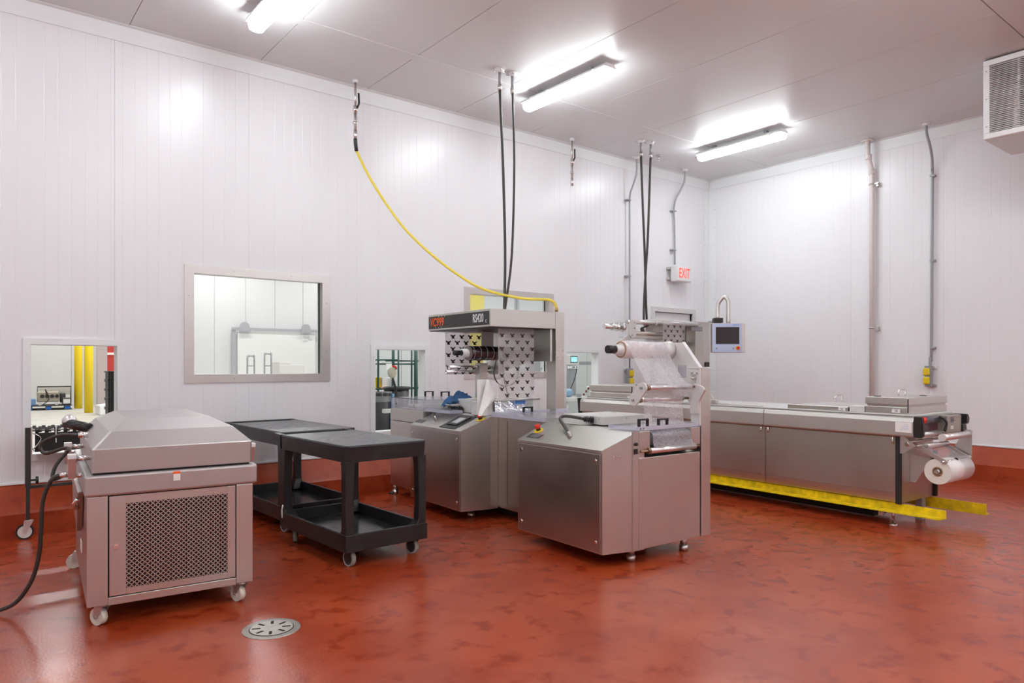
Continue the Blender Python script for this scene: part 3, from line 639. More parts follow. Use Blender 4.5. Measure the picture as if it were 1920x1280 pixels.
# evaporator hanging at the right edge
t = thing('evaporator_unit', 'white ceiling evaporator unit with wire guard at the right edge', 'cooler', (8.20, .2, 3.68), 0)
W, Dp, Hh = .85, 2.42, .79
MB().box(.055, W, 0, Dp, 0, .02, .004).build('drip_pan', M_lgrey, t)
MB().box(.055, W, Dp-.02, Dp, .02, Hh).build('end_plate', M_trim, t)
MB().box(.055, W, 0, .02, .02, Hh).build('end_plate', M_trim, t)
MB().box(.055, W, .02, Dp-.02, Hh-.02, Hh).build('top_plate', M_grey, t)
mb = MB(); b_ = .055
mb.box(0, .05, 0, Dp, 0, b_, .006).box(0, .05, 0, Dp, Hh-b_, Hh, .006).box(0, .05, 0, b_, b_, Hh-b_, .006).box(0, .05, Dp-b_, Dp, b_, Hh-b_, .006)
mb.build('front_frame', M_trim, t)
for z in (.12, .4, .68): MB().ball((-.002, Dp-.03, z), .006, seg=6).build('screw', M_grey, t)
for k in range(38):
    z = b_+.009+k*.0182
    MB().box(.012, .026, b_-.005, Dp-b_+.005, z, z+.0055).build('guard_slat', M_lgrey, t)
for y in (.35, .85, 1.35, 1.85, 2.12): MB().box(.028, .034, y, y+.008, b_, Hh-b_).build('guard_stay', M_lgrey, t)
MB().box(.45, .80, .02, Dp-.30, .02, Hh-.02).build('coil_block', M_cavity, t)  # near-black back and grey fins put the unit's inner shade into colour
for k in range(60): MB().box(.40, .449, .05+.034*k, .055+.034*k, .03, Hh-.05).build('coil_fin', M_grey, t)
MB().box(.06, .44, Dp-.30, Dp-.28, .02, Hh-.02).build('inner_baffle', M_lgrey, t)
for y in (.3, 2.0): MB().cyl((.5, y, Hh), (.5, y, ZC-3.68-.001), .008, seg=8).build('hanger_rod', M_steel, t)
# floor drain
t = thing('floor_drain', 'round steel floor drain cover with radial slots in the red floor', 'drain', (1.345, 3.73, 0), 10)
MB().cyl((0, 0, -.005), (0, 0, .004), .150, .147, seg=48).build('outer_ring', M_grate, t)
MB().cyl((0, 0, .004), (0, 0, .0048), .114, .114, seg=48).build('joint_ring', M_cavity, t)
MB().cyl((0, 0, .005), (0, 0, .0075), .110, .109, seg=48).build('cover', mat('drain_cover_metal', (.52, .48, .44), .4, .6, var=.12, scale=14), t)
for k in range(8):
    a = k*PI/4+.2; c, s_ = math.cos(a), math.sin(a); w_ = .0075
    MB().prism([(c*.055-s_*w_, s_*.055+c*w_), (c*.055+s_*w_, s_*.055-c*w_), (c*.098+s_*w_, s_*.098-c*w_), (c*.098-s_*w_, s_*.098+c*w_)], 'z', .0076, .0082).build('slot', M_cavity, t)

# ------------------------------------------------------------------ CASTERS
def caster(parent, x, y, r, w, wm, fork=M_steel, yaw=0, ztop=None, name='caster', tread=None):
    """wheel touching z=0 in the parent's frame"""
    c = MB()
    a = math.radians(yaw); ax = Vector((math.cos(a), math.sin(a), 0)); fw_ = Vector((-math.sin(a), math.cos(a), 0)); o = Vector((x, y, r))
    ztop = ztop or 2*r+.02
    c.cyl(o-ax*(w/2+.010), o+ax*(w/2+.010), .008, seg=10)
    for s_ in (-1, 1):
        p = o+ax*s_*(w/2+.006); q = Vector((x, y, ztop))+ax*s_*(w/2+.006)-fw_*.03
        c.bm.verts.ensure_lookup_table()
        th = ax*.0015; pts = [p-fw_*.014, p+fw_*.014, q+fw_*.035, q-fw_*.03]
        A = [c.bm.verts.new(v-th) for v in pts]; B = [c.bm.verts.new(v+th) for v in pts]
        c.bm.faces.new(A[::-1]); c.bm.faces.new(B)
        for i in range(4): c.bm.faces.new((A[i], A[(i+1) % 4], B[(i+1) % 4], B[i]))
    q = Vector((x, y, ztop))-fw_*.03
    c.cyl(q-Vector((0, 0, .006)), q+Vector((0, 0, .004)), w/2+.012, seg=16)
    e = c.build(name, fork, parent)
    wheel = MB().cyl(o-ax*w/2, o+ax*w/2, r*.80 if tread else r, seg=28).cyl(o-ax*(w/2+.002), o-ax*w/2, r*.35, seg=16).cyl(o+ax*w/2, o+ax*(w/2+.002), r*.35, seg=16)
    wh = wheel.build('wheel', wm, e)
    if tread: MB().pipe(o-ax*w*.52, o+ax*w*.52, r, r*.79, 28).build('tread', tread, e)
    return e

# ------------------------------------------------------------------ VACUUM CHAMBER MACHINE
t = thing('vacuum_chamber_machine', 'stainless vacuum chamber machine on casters with faceted lid and perforated front door', 'machine', (.574, 4.308, 0), -5)
VW, VL = .845, 1.42
MB().box(.0, .098, .0, .02, .118, .70, .004).build('corner_panel', M_steel, t)
MB().box(.752, VW, .0, .02, .118, .70, .004).build('corner_panel', M_steel, t)
MB().box(.098, .752, .004, .03, .112, .155, .003).build('bottom_rail', M_steel, t)
MB().box(.0, .02, .02, VL, .118, .70, .004).build('side_panel', M_dsteel, t)
MB().box(VW-.02, VW, .02, VL, .118, .70, .004).build('side_panel', M_steel, t)
MB().box(.02, VW-.02, VL-.02, VL, .118, .70).build('back_panel', M_steel, t)
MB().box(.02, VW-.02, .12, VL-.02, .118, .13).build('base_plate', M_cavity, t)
MB().box(.10, .75, .10, .12, .16, .695).build('dark_backing', M_cavity, t)  # near-black sheet paints the shaded hollow seen through the door holes
# door: solid margins round a really perforated sheet
dr = MB().box(.104, .184, .003, .012, .160, .695, .002).box(.704, .748, .003, .012, .160, .695, .002).box(.184, .704, .003, .012, .160, .194).box(.184, .704, .003, .012, .652, .695).build('front_door', M_steel, t)
p = .0260; nx, nz = 20, 18; pz = (.652-.194)/nz*1.0; mb = MB(); vs = {}
def tile(cx_, cz_, hx, hz):
    rc = .0072; out, inn = [], []
    wv, tp = .0028, .0098
    for (dx, dz) in ((1, 1), (-1, 1), (-1, -1), (1, -1)):
        a = [(hx*dx, (hz-rc)*dz), ((hx-rc*.72)*dx, (hz-rc*.72)*dz), ((hx-rc)*dx, hz*dz)]; b = [(tp*dx, wv*dz), (wv*dx*1.2, wv*dz*1.2), (wv*dx, tp*dz)]
        if dx*dz < 0: a, b = a[::-1], b[::-1]
        out += a; inn += b
    A = [mb.bm.verts.new((cx_+q[0], .005, cz_+q[1])) for q in out]; B = [mb.bm.verts.new((cx_+q[0], .005, cz_+q[1])) for q in inn]
    for i in range(12): mb.bm.faces.new((A[i], A[(i+1) % 12], B[(i+1) % 12], B[i]))
for i in range(nx):
    for j in range(nz): tile(.184+p*(i+.5), .194+pz*(j+.5), p/2, pz/2)
bmesh.ops.remove_doubles(mb.bm, verts=mb.bm.verts, dist=.0002)
pf = mb.build('perforated_sheet', M_steel, dr); sm = pf.modifiers.new('t', 'SOLIDIFY'); sm.thickness = .0016; sm.offset = 0
MB().cyl((.134, .003, .425), (.134, -.004, .425), .016, seg=20).cyl((.134, -.004, .425), (.134, -.006, .425), .009, seg=6).build('lock', M_chrome, dr)
# tank
tk = MB().box(-.012, .870, -.012, VL+.02, .700, .815, .014, 3).build('tank', M_bead, t)
MB().box(.03, .83, .03, VL-.03, .815, .823).build('seal', M_black, t)
# lid
def rr(x0, x1, y0, y1, z, r=.012): return [(x0+r, y0, z), (x1-r, y0, z), (x1, y0+r, z), (x1, y1-r, z), (x1-r, y1, z), (x0+r, y1, z), (x0, y1-r, z), (x0, y0+r, z)]
lx0, lx1, ly0, ly1 = .024, .842, .0, 1.40
lid = MB().loft([rr(lx0, lx1, ly0, ly1, .826), rr(lx0, lx1, ly0, ly1, .948), rr(lx0+.004, lx1-.004, ly0+.004, ly1-.004, .954),
                 rr(lx0+.088, lx1-.088, ly0+.088, ly1-.088, 1.036), rr(lx0+.190, lx1-.190, ly0+.24, ly1-.24, 1.090)]).build('lid', M_bead, t)
MB().cyl((-.01, 1.03, 1.0), (.09, .93, 1.04), .001).build('seam', M_steel, lid)
# lift arms, left side and right side
for y in (.22, .92):
    MB().prism([(y-.02, .905), (y+.03, .905), (y+.05, .78), (y+.0, .775)], 'x', -.078, -.040, .003).build('lift_arm', M_steel, t)
    MB().box(-.080, -.038, y-.022, y+.032, .885, .912, .003).build('arm_cap', M_white, t)
    MB().cyl((-.04, y+.005, .885), (.026, y+.005, .885), .014, seg=14).build('pivot_pin', M_chrome, t)
    MB().cyl((-.04, y+.02, .79), (.0, y+.02, .79), .012, seg=12).build('pivot_pin', M_chrome, t)
    MB().prism([(y-.02, .905), (y+.03, .905), (y+.05, .80), (y+.0, .80)], 'x', .885, .905, .003).build('lift_arm', M_steel, t)
    MB().box(.878, .910, y-.022, y+.03, .890, .915, .003).build('arm_cap', M_white, t)
    MB().cyl((.84, y, .885), (.89, y, .885), .010, seg=12).build('pivot_pin', M_chrome, t)
MB().cyl((-.075, .3, .79), (-.115, .3, .79), .014, seg=12).build('cable_gland', M_chrome, t)
MB().cyl((-.02, .50, .99), (.03, .50, .99), .016, seg=12).build('cable_gland', M_chrome, t)
MB().cyl((-.06, 1.15, 1.02), (.06, 1.0, .99), .032, seg=14).build('lid_knob', M_black, t)
MB().ball((-.045, 1.15, 1.03), .045).build('lid_hinge', M_steel2, t)
# perforated guard + handle on the left flank
MB().prism([(.25, .695), (1.2, .695), (1.0, .52), (.4, .45)], 'x', -.03, -.004, .004).build('side_guard', M_dsteel, t)
MB().tube([(-.03, .25, .66), (-.05, .27, .62), (-.03, .3, .60)], .012, smooth=3).build('side_latch', M_chrome, t)
MB().box(-.004, -.0005, .5, .62, .30, .36).build('rating_plate', M_tub, t)
# hoses: lid sensor loops
MB().tube([(-.02, .50, .99), (-.11, .56, .99), (-.20, .62, .94), (-.18, .60, .885), (-.08, .5, .92), (-.07, .47, .90)], .010, smooth=6).build('sensor_cable', M_cable, t)
MB().tube([(-.07, .5, .90), (-.13, .5, .82), (-.14, .48, .745), (-.05, .4, .80), (-.05, .33, .83)], .010, smooth=6).build('sensor_cable', M_cable, t)
MB().box(.415, .450, -.0135, -.0122, .755, .800).build('warning_sticker', M_paper, t, 'white warning sticker')
MB().box(.413, .450, -.0145, -.0136, .793, .806).build('warning_band', M_orange, t, 'orange top of the sticker')
for (x, y, yw) in ((.06, .07, 35), (.775, .06, 25), (-.01, VL-.02, 80), (.80, VL-.06, 15)): caster(t, x, y, .047, .034, M_nylon, M_steel, yw, .112)
# power lead
pc = MB().tube([(-.11, .3, .79), (-.15, .3, .77), (-.19, .34, .66), (-.20, .36, .50), (-.21, .40, .34), (-.25, .45, .18), (-.34, .52, .05), (-.50, .62, .0115), (-.75, .80, .0115), (-1.3, 1.0, .0115), (-1.9, 1.1, .0115)], .0115, 10, smooth=6).build('power_lead', M_cable, t)

# ------------------------------------------------------------------ GRAVITY CONVEYOR stub in the left opening
t = thing('skate_wheel_conveyor', 'black-legged skate wheel conveyor end parked in the left wall opening', 'conveyor', (0, 0, 0))
for x in (.508, 1.14):
    MB().box(x-.019, x+.019, 6.86, 6.90, .42, .895, .003).build('leg', M_dark, t)
    MB().box(x-.013, x+.013, 6.865, 6.895, .155, .44, .002).build('leg_extension', M_dark, t)
    c = caster(t, x-.02, 6.88, .062, .026, M_tub, M_steel2, 82, .15, tread=M_rubber)
    c.location = (0, 0, 0)
MB().box(.52, 1.13, 6.87, 6.89, .405, .43).build('cross_bar', M_dark, t)
MB().cyl((.527, 6.88, .47), (.56, 6.88, .47), .008, seg=8).cyl((.56, 6.88, .47), (.578, 6.88, .47), .03, seg=7).build('height_knob', M_black, t)
MB().prism([(6.92, .90), (7.02, .90), (6.99, .66), (6.92, .62)], 'x', .535, .541).build('side_bracket', M_steel2, t)
for r in range(3):
    y = 6.95+.11*r
    MB().cyl((.54, y, .865), (1.14, y, .865), .006, seg=8).build('axle', M_steel, t)
    for k in range(9):
        x = .575+.066*k+.03*(r % 2)
        if x < 1.12: MB().cyl((x-.012, y, .865), (x+.012, y, .865), .026, seg=14).build('skate_wheel', M_dark, t)
MB().box(.56, 1.13, 6.93, 6.945, .70, .845, .003).box(.56, 1.13, 6.93, 7.2, .69, .70).build('drive_guard', M_black, t)
MB().box(.70, .707, 6.915, 6.925, .76, .905).build('white_stay', M_white, t)
MB().tube([(.54, 6.9, .85), (.60, 6.91, .80), (.55, 6.9, .72)], .005, smooth=4).build('bail', M_chrome, t)

# ------------------------------------------------------------------ UTILITY CARTS
def cart(x, y, rot, lb, Lc=1.38, Wc=.665):
    t = thing('utility_cart', lb, 'cart', (x, y, 0), rot, 'black two-shelf plastic carts')
    zt, th = .845, .115; hb = Lc-.16    # shelf body ends at hb, the handle overhang runs on to Lc
    ring = lambda i, z: [(i, i, z), (Wc-i, i, z), (Wc-i, hb-i, z), (i, hb-i, z)]
    def rc(x0, x1, y0, y1, z, r): return rr(x0, x1, y0, y1, z, r)
    MB().loft([rc(.006, Wc-.006, .006, hb, zt-th, .03), rc(0, Wc, 0, hb, zt-.01, .03), rc(.004, Wc-.004, .004, hb, zt-.002, .028)]).build('top_shelf', M_cart, t)
    MB().box(.010, Wc-.010, .010, hb-.03, zt-.001, zt, 0).build('top_surface', M_cartt, t)
    # handle moulding
    for xa, xb in ((0, .05), (Wc-.05, Wc)): MB().prism([(hb-.01, zt-.002), (Lc-.01, zt+.004), (Lc, zt-.004), (Lc-.005, zt-.035), (hb+.06, zt-.045), (hb+.02, zt-.075), (hb-.01, zt-th)], 'x', xa, xb, .004).build('handle_arm', M_cart, t)
    MB().box(.04, Wc-.04, Lc-.035, Lc-.003, zt-.03, zt+.003, .010).build('push_handle', M_cart, t)
    MB().box(.05, Wc-.05, hb-.0, Lc-.035, zt-.045, zt-.035).build('handle_tray', M_black, t)
    # legs
    for lx, sx in ((0, 1), (Wc, -1)):
        for ly, sy in ((.0, 1), (hb, -1)):
            x1, y1 = lx+sx*.005, ly+sy*.005
            def q(w_, d_, z): xs = sorted((x1, x1+sx*w_)); yy = sorted((y1, y1+sy*d_)); return rr(xs[0], xs[1], yy[0], yy[1], z, .008)
            MB().loft([q(.105, .12, .17), q(.095, .105, .215), q(.068, .078, .26), q(.062, .072, .40), q(.068, .078, .66), q(.074, .085, zt-th+.004)]).build('leg', M_cart, t)
    # lower tray: floor + four walls with lips
    zb, zl = .135, .235
    MB().box(.01, Wc-.01, .01, hb-.01, zb, zb+.018, .006).build('lower_shelf', M_cart, t)
    MB().box(.05, Wc-.05, .05, hb-.05, zb+.0185, zb+.020).build('lower_surface', mat('wet_black_tray', (.02, .02, .022), .18, rvar=.08, scale=5, bump=.05, bscale=30) if 'wet_black_tray' not in bpy.data.materials else bpy.data.materials['wet_black_tray'], t)
    MB().box(0, Wc, 0, .022, zb-.02, zl, .005).box(0, Wc, hb-.022, hb, zb-.02, zl, .005).box(0, .022, .02, hb-.02, zb-.02, zl, .005).box(Wc-.022, Wc, .02, hb-.02, zb-.02, zl, .005).build('tray_wall', M_cart, t)
    for k, (cx_, cy_) in enumerate(((.075, .09), (Wc-.075, .09), (.075, hb-.12), (Wc-.075, hb-.12))): caster(t, cx_, cy_, .056, .030, M_dark, M_dark, (8, 8, -25, 10)[k], .118, tread=M_wheel)
    MB().tube([(.004, hb-.05, .29), (-.004, hb-.05, .25), (-.002, hb-.05, .19)], .006, smooth=3).build('scuff_clip', M_tub, t)
    return t
cart(2.118, 4.462, 2.2, 'black utility cart in front, dusty flat top, beside the steel machine', Lc=1.265)
cart(2.150, 5.742, 2.2, 'black utility cart behind, against the back wall', Lc=1.36, Wc=.69)

# ------------------------------------------------------------------ PRINTED FILM helper: dark horned-head prints, flat ink on the web
HEAD = [(-1.05, .80), (-.72, 1), (-.66, .62), (-.32, .50), (0, .60), (.32, .50), (.66, .62), (.72, 1), (1.05, .80), (.88, .28), (.50, .02), (.46, -.3), (.80, -.95), (.10, -.80), (-.45, -.95), (-.46, -.3), (-.50, .02), (-.88, .28)]
def prints(fn, u0, u1, v0, v1, s, du, dv, parent, ph=0):
    """fn(u,v) -> point on the web; prints as thin inked outlines in staggered rows"""
    mb = MB(); r = 0; v = v0+dv*.5
    while v < v1-s*.8:
        u = u0+du*(.35 if (r+ph) % 2 else .85)
        while u < u1-s:
            if u > u0+s:
                c = mb.bm.verts.new(fn(u, v)); ring = [mb.bm.verts.new(fn(u+s*a, v+s*.8*b)) for a, b in HEAD]
                for i in range(len(ring)): mb.bm.faces.new((c, ring[i], ring[(i+1) % len(ring)]))
            u += du
        v += dv; r += 1
    return mb.build('printed_heads', M_print, parent, 'dark horned-head prints', kind='stuff')

# ------------------------------------------------------------------ PACKAGING MACHINE M (two stations, lettered hood)
MO, MR = (3.796, 3.326, 0), -2.2
m = thing('packaging_machine', 'long stainless film packaging machine with two sloping consoles and a lettered hood', 'machine', MO, MR)
BX, BY = .67, 3.50
body = MB().box(.075, BX, .06, BY, .10, .745, .003).box(.075, BX, .17, BY, .746, .925, .003).build('body', M_steel, m)
MB().box(-.155, .074, 2.80, BY+.02, .105, .80, .003).build('end_cabinet', M_steel, m)
MB().box(-.155, .074, 2.80, BY+.02, .806, .93, .003).build('end_cabinet_top', M_steel, m)
MB().cyl((-.16, 3.47, .76), (-.155, 3.47, .76), .008, seg=8).build('bolt', M_chrome, m)
# near end plate, side plate between the consoles
MB().box(.004, BX-.004, .0, .059, .10, .745, .003).build('end_panel', M_steel, m)
MB().box(.064, .074, 1.04, 1.80, .12, .925, .002).build('side_panel', M_dsteel, m)
MB().box(.062, .064, 1.655, 1.658, .14, .90).build('panel_joint', M_cavity, m)
# recessed end with drum
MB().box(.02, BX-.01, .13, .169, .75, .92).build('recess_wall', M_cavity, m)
MB().box(.004, .115, .0, .129, .80, .932, .003).box(.0, .0001, .0, .0001, .8, .8001).build('end_block', M_steel, m)
MB().box(.565, .668, .0, .129, .80, .932, .003).build('end_block', M_steel, m)
MB().cyl((.116, .07, .862), (.564, .07, .862), .060, seg=36).build('film_drum', M_drum, m, 'dark wet drum under clear film')
br = MB().cyl((.015, -.004, .790), (.655, -.004, .790), .008, seg=12).cyl((.085, -.004, .790), (.105, -.004, .790), .024, seg=18).build('roller_axle', mat('brass_toned_axle', (.35, .24, .15), .35, .9), m)
MB().cyl((.106, -.004, .790), (.60, -.004, .790), .021, seg=24).build('guide_roller', M_alu, br)
# near left corner strip with button and label
MB().prism([(.0, .0), (.0, .012), (-.052, .018), (-.052, .006)], 'z', .10, .93).build('corner_strip', M_steel, m)
MB().cyl((-.028, .002, .845), (-.028, -.010, .845), .012, seg=14).build('push_button', M_black, m)
MB().box(-.044, -.012, -.003, .001, .775, .812).build('small_label', M_black, m)
def console(y0, y1, xf, nm, chamf):
    """sloping console: front plate at x=xf, chamfered at its near side"""
    zt, zb, zk = .812, .095, .932
    pl = [(xf, y0), (chamf[0], chamf[1]), (.062, chamf[1]), (.062, y1), (xf, y1)]
    mb = MB(); A = [mb.bm.verts.new((x, y, zb)) for x, y in pl]
    def zz(x): return zt+(min(x, 0)-xf)/(0-xf)*(zk-zt)
    B = [mb.bm.verts.new((x, y, zz(x))) for x, y in pl]
    mb.bm.faces.new(A[::-1]); mb.bm.faces.new(B) if 0 else None
    for i in range(5): mb.bm.faces.new((A[i], A[(i+1) % 5], B[(i+1) % 5], B[i]))
    # top: slope + flat
    k0 = mb.bm.verts.new((0, y1, zk))
    if chamf[0] < -.01:
        k1 = mb.bm.verts.new((0, chamf[1], zk))
        mb.bm.faces.new((B[0], B[1], k1, k0, B[4])); mb.bm.faces.new((k1, B[2], B[3], k0))
    else: mb.bm.faces.new((B[0], B[1], k0, B[4])); mb.bm.faces.new((B[1], B[2], B[3], k0))
    c = mb.build('console', M_steel, m)
    # rolled rim and removable front door with four bolts
    MB().box(xf-.006, xf+.004, y0+.001, y1-.001, zt-.022, zt, .002).build('front_rim', M_steel2, c)
    d = MB().box(xf-.006, xf-.001, y0+.018, y1-.012, zb+.012, zt-.030, .0015).build('front_door', M_dsteel, c)
    for y in (y0+.06, y1-.055):
        for z in (zb+.075, zt-.075): MB().cyl((xf-.006, y, z), (xf-.012, y, z), .015, .013, seg=16).cyl((xf-.012, y, z), (xf-.0125, y, z), .007, seg=6).build('door_bolt', M_chrome, c)
    return c
SL = (.932-.812)/.287
def onslope(xf, x, y, h=0):
    """point on the console slope; h lifts it off the surface"""
    a = math.atan2(.12, -xf); return (x-math.sin(a)*h, y, .812+(x-xf)*math.tan(a)+math.cos(a)*h)
def slope_box(xf, x0, x1, y0, y1, h0, h1, name, mt, par, label=None):
    mb = MB(); v = [mb.bm.verts.new(onslope(xf, x, y, h)) for x in (x0, x1) for y in (y0, y1) for h in (h0, h1)]
    for f_ in ((0, 1, 3, 2), (4, 6, 7, 5), (0, 4, 5, 1), (2, 3, 7, 6), (0, 2, 6, 4), (1, 5, 7, 3)): mb.bm.faces.new([v[i] for i in f_])
    return mb.build(name, mt, par, label)
c1 = console(.067, 1.03, -.287, 'near', (0, .004)); c2 = console(1.855, 2.79, -.302, 'far', (-.02, 1.80))
for k in range(3): MB().cyl((-.20+.022*k, .045-.006*k, .765), (-.203+.022*k, .037-.006*k, .765), .006, seg=8).build('side_screw', M_chrome, c1)
def estop(par, xf, x, y):
    a = math.atan2(.12, -xf); nrm = Vector((-math.sin(a), 0, math.cos(a))); p = Vector(onslope(xf, x, y, 0))
    MB().cyl(p, p+nrm*.004, .040, seg=28).build('emergency_collar', M_yel, par, 'yellow collar of the emergency stop')
    MB().cyl(p+nrm*.004, p+nrm*.024, .018, seg=18).build('emergency_stem', M_black, par)
    MB().cyl(p+nrm*.024, p+nrm*.040, .021, .024, seg=22).cyl(p+nrm*.040, p+nrm*.050, .024, .020, seg=22).build('emergency_button', M_red, par, 'red mushroom button')
estop(c1, -.287, -.135, .955); estop(c2, -.302, -.07, 1.885)
def lab(par, xf, x, y, w_):
    slope_box(xf, x-.028, x+.028, y-w_/2, y+w_/2, .0005, .0025, 'rating_label', M_dark, par, 'dark printed label')
    for k in range(4): slope_box(xf, x-.021+.012*k, x-.017+.012*k, y-w_*.42, y+w_*.30, .0026, .003, 'label_line', M_grey, par)
lab(c1, -.287, -.215, .90, .15); lab(c2, -.302, -.225, 2.72, .14)
slope_box(-.302, -.285, -.035, 1.99, 2.26, .0005, .006, 'control_panel', M_dark, c2, 'dark control panel')
slope_box(-.302, -.235, -.07, 2.03, 2.20, .006, .016, 'display_bezel', M_black, c2)
slope_box(-.302, -.205, -.105, 2.065, 2.17, .0162, .0175, 'display', M_lcd, c2, 'small grey display')
def plugcable(par, pts, plug0, plug1, gl):
    MB().tube(pts, .0125, 10, smooth=6).build('sensor_cable', M_cable, par)
    p, q = Vector(plug0), Vector(plug1)
    mb = MB().cyl(p, q, .018, seg=14)
    for k in range(5):
        c_ = p.lerp(q, .05+.2*k); d_ = (q-p).normalized()*.006; mb.cyl(c_, c_+d_, .022+.003*(k % 2)+.002*k, seg=14)
    mb.build('plug', M_black, par, 'black round plug')
    g0, g1 = Vector(gl[0]), Vector(gl[1]); MB().cyl(g0, g1, .009, .014, seg=10).build('cable_gland', M_steel, par)
plugcable(c1, [onslope(-.287, -.165, .55, .035), (-.10, .69, .935), (-.06, .78, .975), (-.01, .79, .995), (.06, .72, .985), (.085, .665, .976)], (.085, .665, .975), (.146, .62, .965), (onslope(-.287, -.165, .53, 0), onslope(-.287, -.165, .545, .045)))
plugcable(c2, [onslope(-.302, -.17, 2.52, .04), (-.13, 2.62, .915), (-.10, 2.655, .945), (-.05, 2.60, .955), (.02, 2.50, .965)], (.0, 2.51, .968), (.075, 2.41, .962), (onslope(-.302, -.17, 2.50, 0), onslope(-.302, -.17, 2.515, .045)))
# feet
for x, y in ((.02, .095), (.55, .06), (.30, 1.75), (-.1, 2.0), (-.12, 3.47), (.6, 3.4)):
    MB().cyl((x, y, .045), (x, y, .105), .027, seg=16).cyl((x, y, 0), (x, y, .045), .033, seg=20).build('foot', M_steel, m)
MB().cyl((-.135, 3.50, 0), (-.135, 3.50, .02), .05, .03, seg=14).build('rubber_foot', M_rubber, m)
MB().box(-.05, .05, 3.1, 3.12, 0.0, .11).build('skid', M_lgrey, m)
MB().box(.15, .62, .5, 3.2, .04, .1).build('dark_underbox', M_cavity, m)  # near-black box filling the gap below the body
# masts
for y, y1, zt in ((0.0, .10, 1.376), (1.72, 1.86, 1.905)):
    MB().box(.682, .79, y, y1, .10 if y < 1 else .02, zt, .003).build('mast', M_steel, m)
MB().box(.69, .782, 1.718, 1.7205, 1.45, 1.56, .001).build('mast_plate', M_steel2, m)
for x in (.705, .765):
    for z in (1.47, 1.54): MB().ball((x, 1.717, z), .005, seg=6).build('bolt', M_grey, m)
# near film plate (pale coated sheet), hub, spindle
pp = [(.001, .94), (.001, 1.376), (.163, 1.575), (.44, 1.575), (.41, 1.417), (.262, 1.253), (.085, 1.10), (.085, .94)]
pl = MB().prism(pp, 'x', .664, .681, .002).build('film_plate', M_lgrey, m, 'pale angular side plate')
MB().prism([(.001, 1.376), (.163, 1.575), (.163, 1.580), (-.004, 1.381)], 'x', .655, .69).box(.655, .795, -.003, .105, 1.376, 1.381).build('plate_edge', M_trim, pl)
MB().box(.660, .6635, .13, .21, 1.30, 1.40).build('clear_cover', M_plexi, pl)
for y in (.025, .07): MB().cyl((.655, y, 1.338), (.664, y, 1.338), .007, seg=10).build('bolt', M_grey, pl)
MB().cyl((.645, .048, 1.30), (.664, .048, 1.30), .016, seg=14).cyl((.62, .048, 1.30), (.66, .048, 1.30), .008, seg=10).box(.645, .66, .04, .056, 1.25, 1.33).build('tension_knob', M_steel, pl)
MB().cyl((.575, .30, 1.515), (.664, .30, 1.515), .062, .074, seg=32).build('hub', M_lgrey, m)
MB().cyl((.00, .30, 1.515), (.575, .30, 1.515), .018, seg=16).build('spindle', M_steel, m)
MB().cyl((-.012, .30, 1.515), (.062, .30, 1.515), .030, seg=24).cyl((-.016, .30, 1.515), (-.012, .30, 1.515), .010, seg=12).build('spindle_knob', M_black, m)
# bracket and guide rollers
th_ = math.atan2(-.09, .079); bk = []
for k in range(11): a = th_+PI/2+PI*k/10; bk.append((.033+.046*math.cos(a), 1.236+.040*math.sin(a)))
for k in range(11): a = th_-PI/2+PI*k/10; bk.append((.112+.046*math.cos(a), 1.146+.040*math.sin(a)))
MB().prism([(y, z) for y, z in bk], 'x', .062, .078, .001).build('roller_bracket', M_lgrey, m)
for y, z in ((.033, 1.236), (.112, 1.146)):
    MB().cyl((.052, y, z), (.665, y, z), .009, seg=12).cyl((.115, y, z), (.137, y, z), .022, seg=18).build('roller_axle', bpy.data.materials['brass_toned_axle'], m)
    MB().cyl((.138, y, z), (.60, y, z), .019, seg=24).build('guide_roller', M_alu, m)
    MB().cyl((.050, y, z), (.062, y, z), .010, seg=12).build('bolt', M_grey, m)
MB().prism([(-.06, 1.215), (-.045, 1.235), (.03, 1.262), (.075, 1.25), (.075, 1.03), (.0, 1.03), (.0, 1.12), (-.055, 1.205)], 'x', .640, .660, .002).build('roller_bracket', M_lgrey, m)
# clear guard covers with grab handles
cv = MB().box(.0, .66, .02, .30, .958, .962).build('clear_cover', M_plexi, m)
MB().box(.0, .66, .012, .02, .935, .962).box(-.004, 0, .02, .30, .935, .962).build('cover_rim', M_plexie, cv)
MB().box(-.02, .66, 1.02, 1.78, .958, .963).build('clear_cover', M_plexi, m)
MB().box(-.024, -.02, 1.02, 1.78, .934, .963).box(-.02, .66, 1.78, 1.785, .934, .975).box(.5, .66, 1.50, 1.504, .963, 1.0).build('cover_rim', M_plexie, m)
cf = MB().box(-.15, .60, 2.80, 3.50, 1.046, 1.051).build('clear_cover', M_plexi, m)
MB().box(-.155, -.15, 2.80, 3.50, .932, 1.051).box(-.15, .6, 3.495, 3.50, .932, 1.046).box(-.15, .6, 2.80, 2.805, .932, 1.046).build('cover_wall', M_plexi, cf)
MB().box(-.157, -.150, 2.80, 3.50, 1.049, 1.053).build('cover_rim', M_dark, cf)
MB().box(-.14, .0, 2.3, 2.79, .934, .964).build('cover_side', M_plexie, m)
MB().cyl((-.158, 3.38, .985), (-.1545, 3.38, .985), .009, seg=8).build('cover_screw', M_black, cf)
for k in range(4): MB().cyl((-.05, 2.9+.14*k, .96), (.5, 2.9+.14*k, .96), .022, seg=12).build('inner_roller', M_steel, m)
MB().box(-.1, .5, 2.85, 3.4, .932, .942).build('tray_plate', M_lgrey, m)
def grab(x0, x1, y, z, h=.055, d=0.03):
    MB().box(x0-.012, x0+.006, y-.010, y+.010, z, z+h, .004).box(x1-.006, x1+.012, y-.010, y+.010, z, z+h, .004).box(x0-.012, x1+.012, y-.010, y+.010, z+h-.012, z+h, .004).build('grab_handle', M_black, m, 'black grab handle')
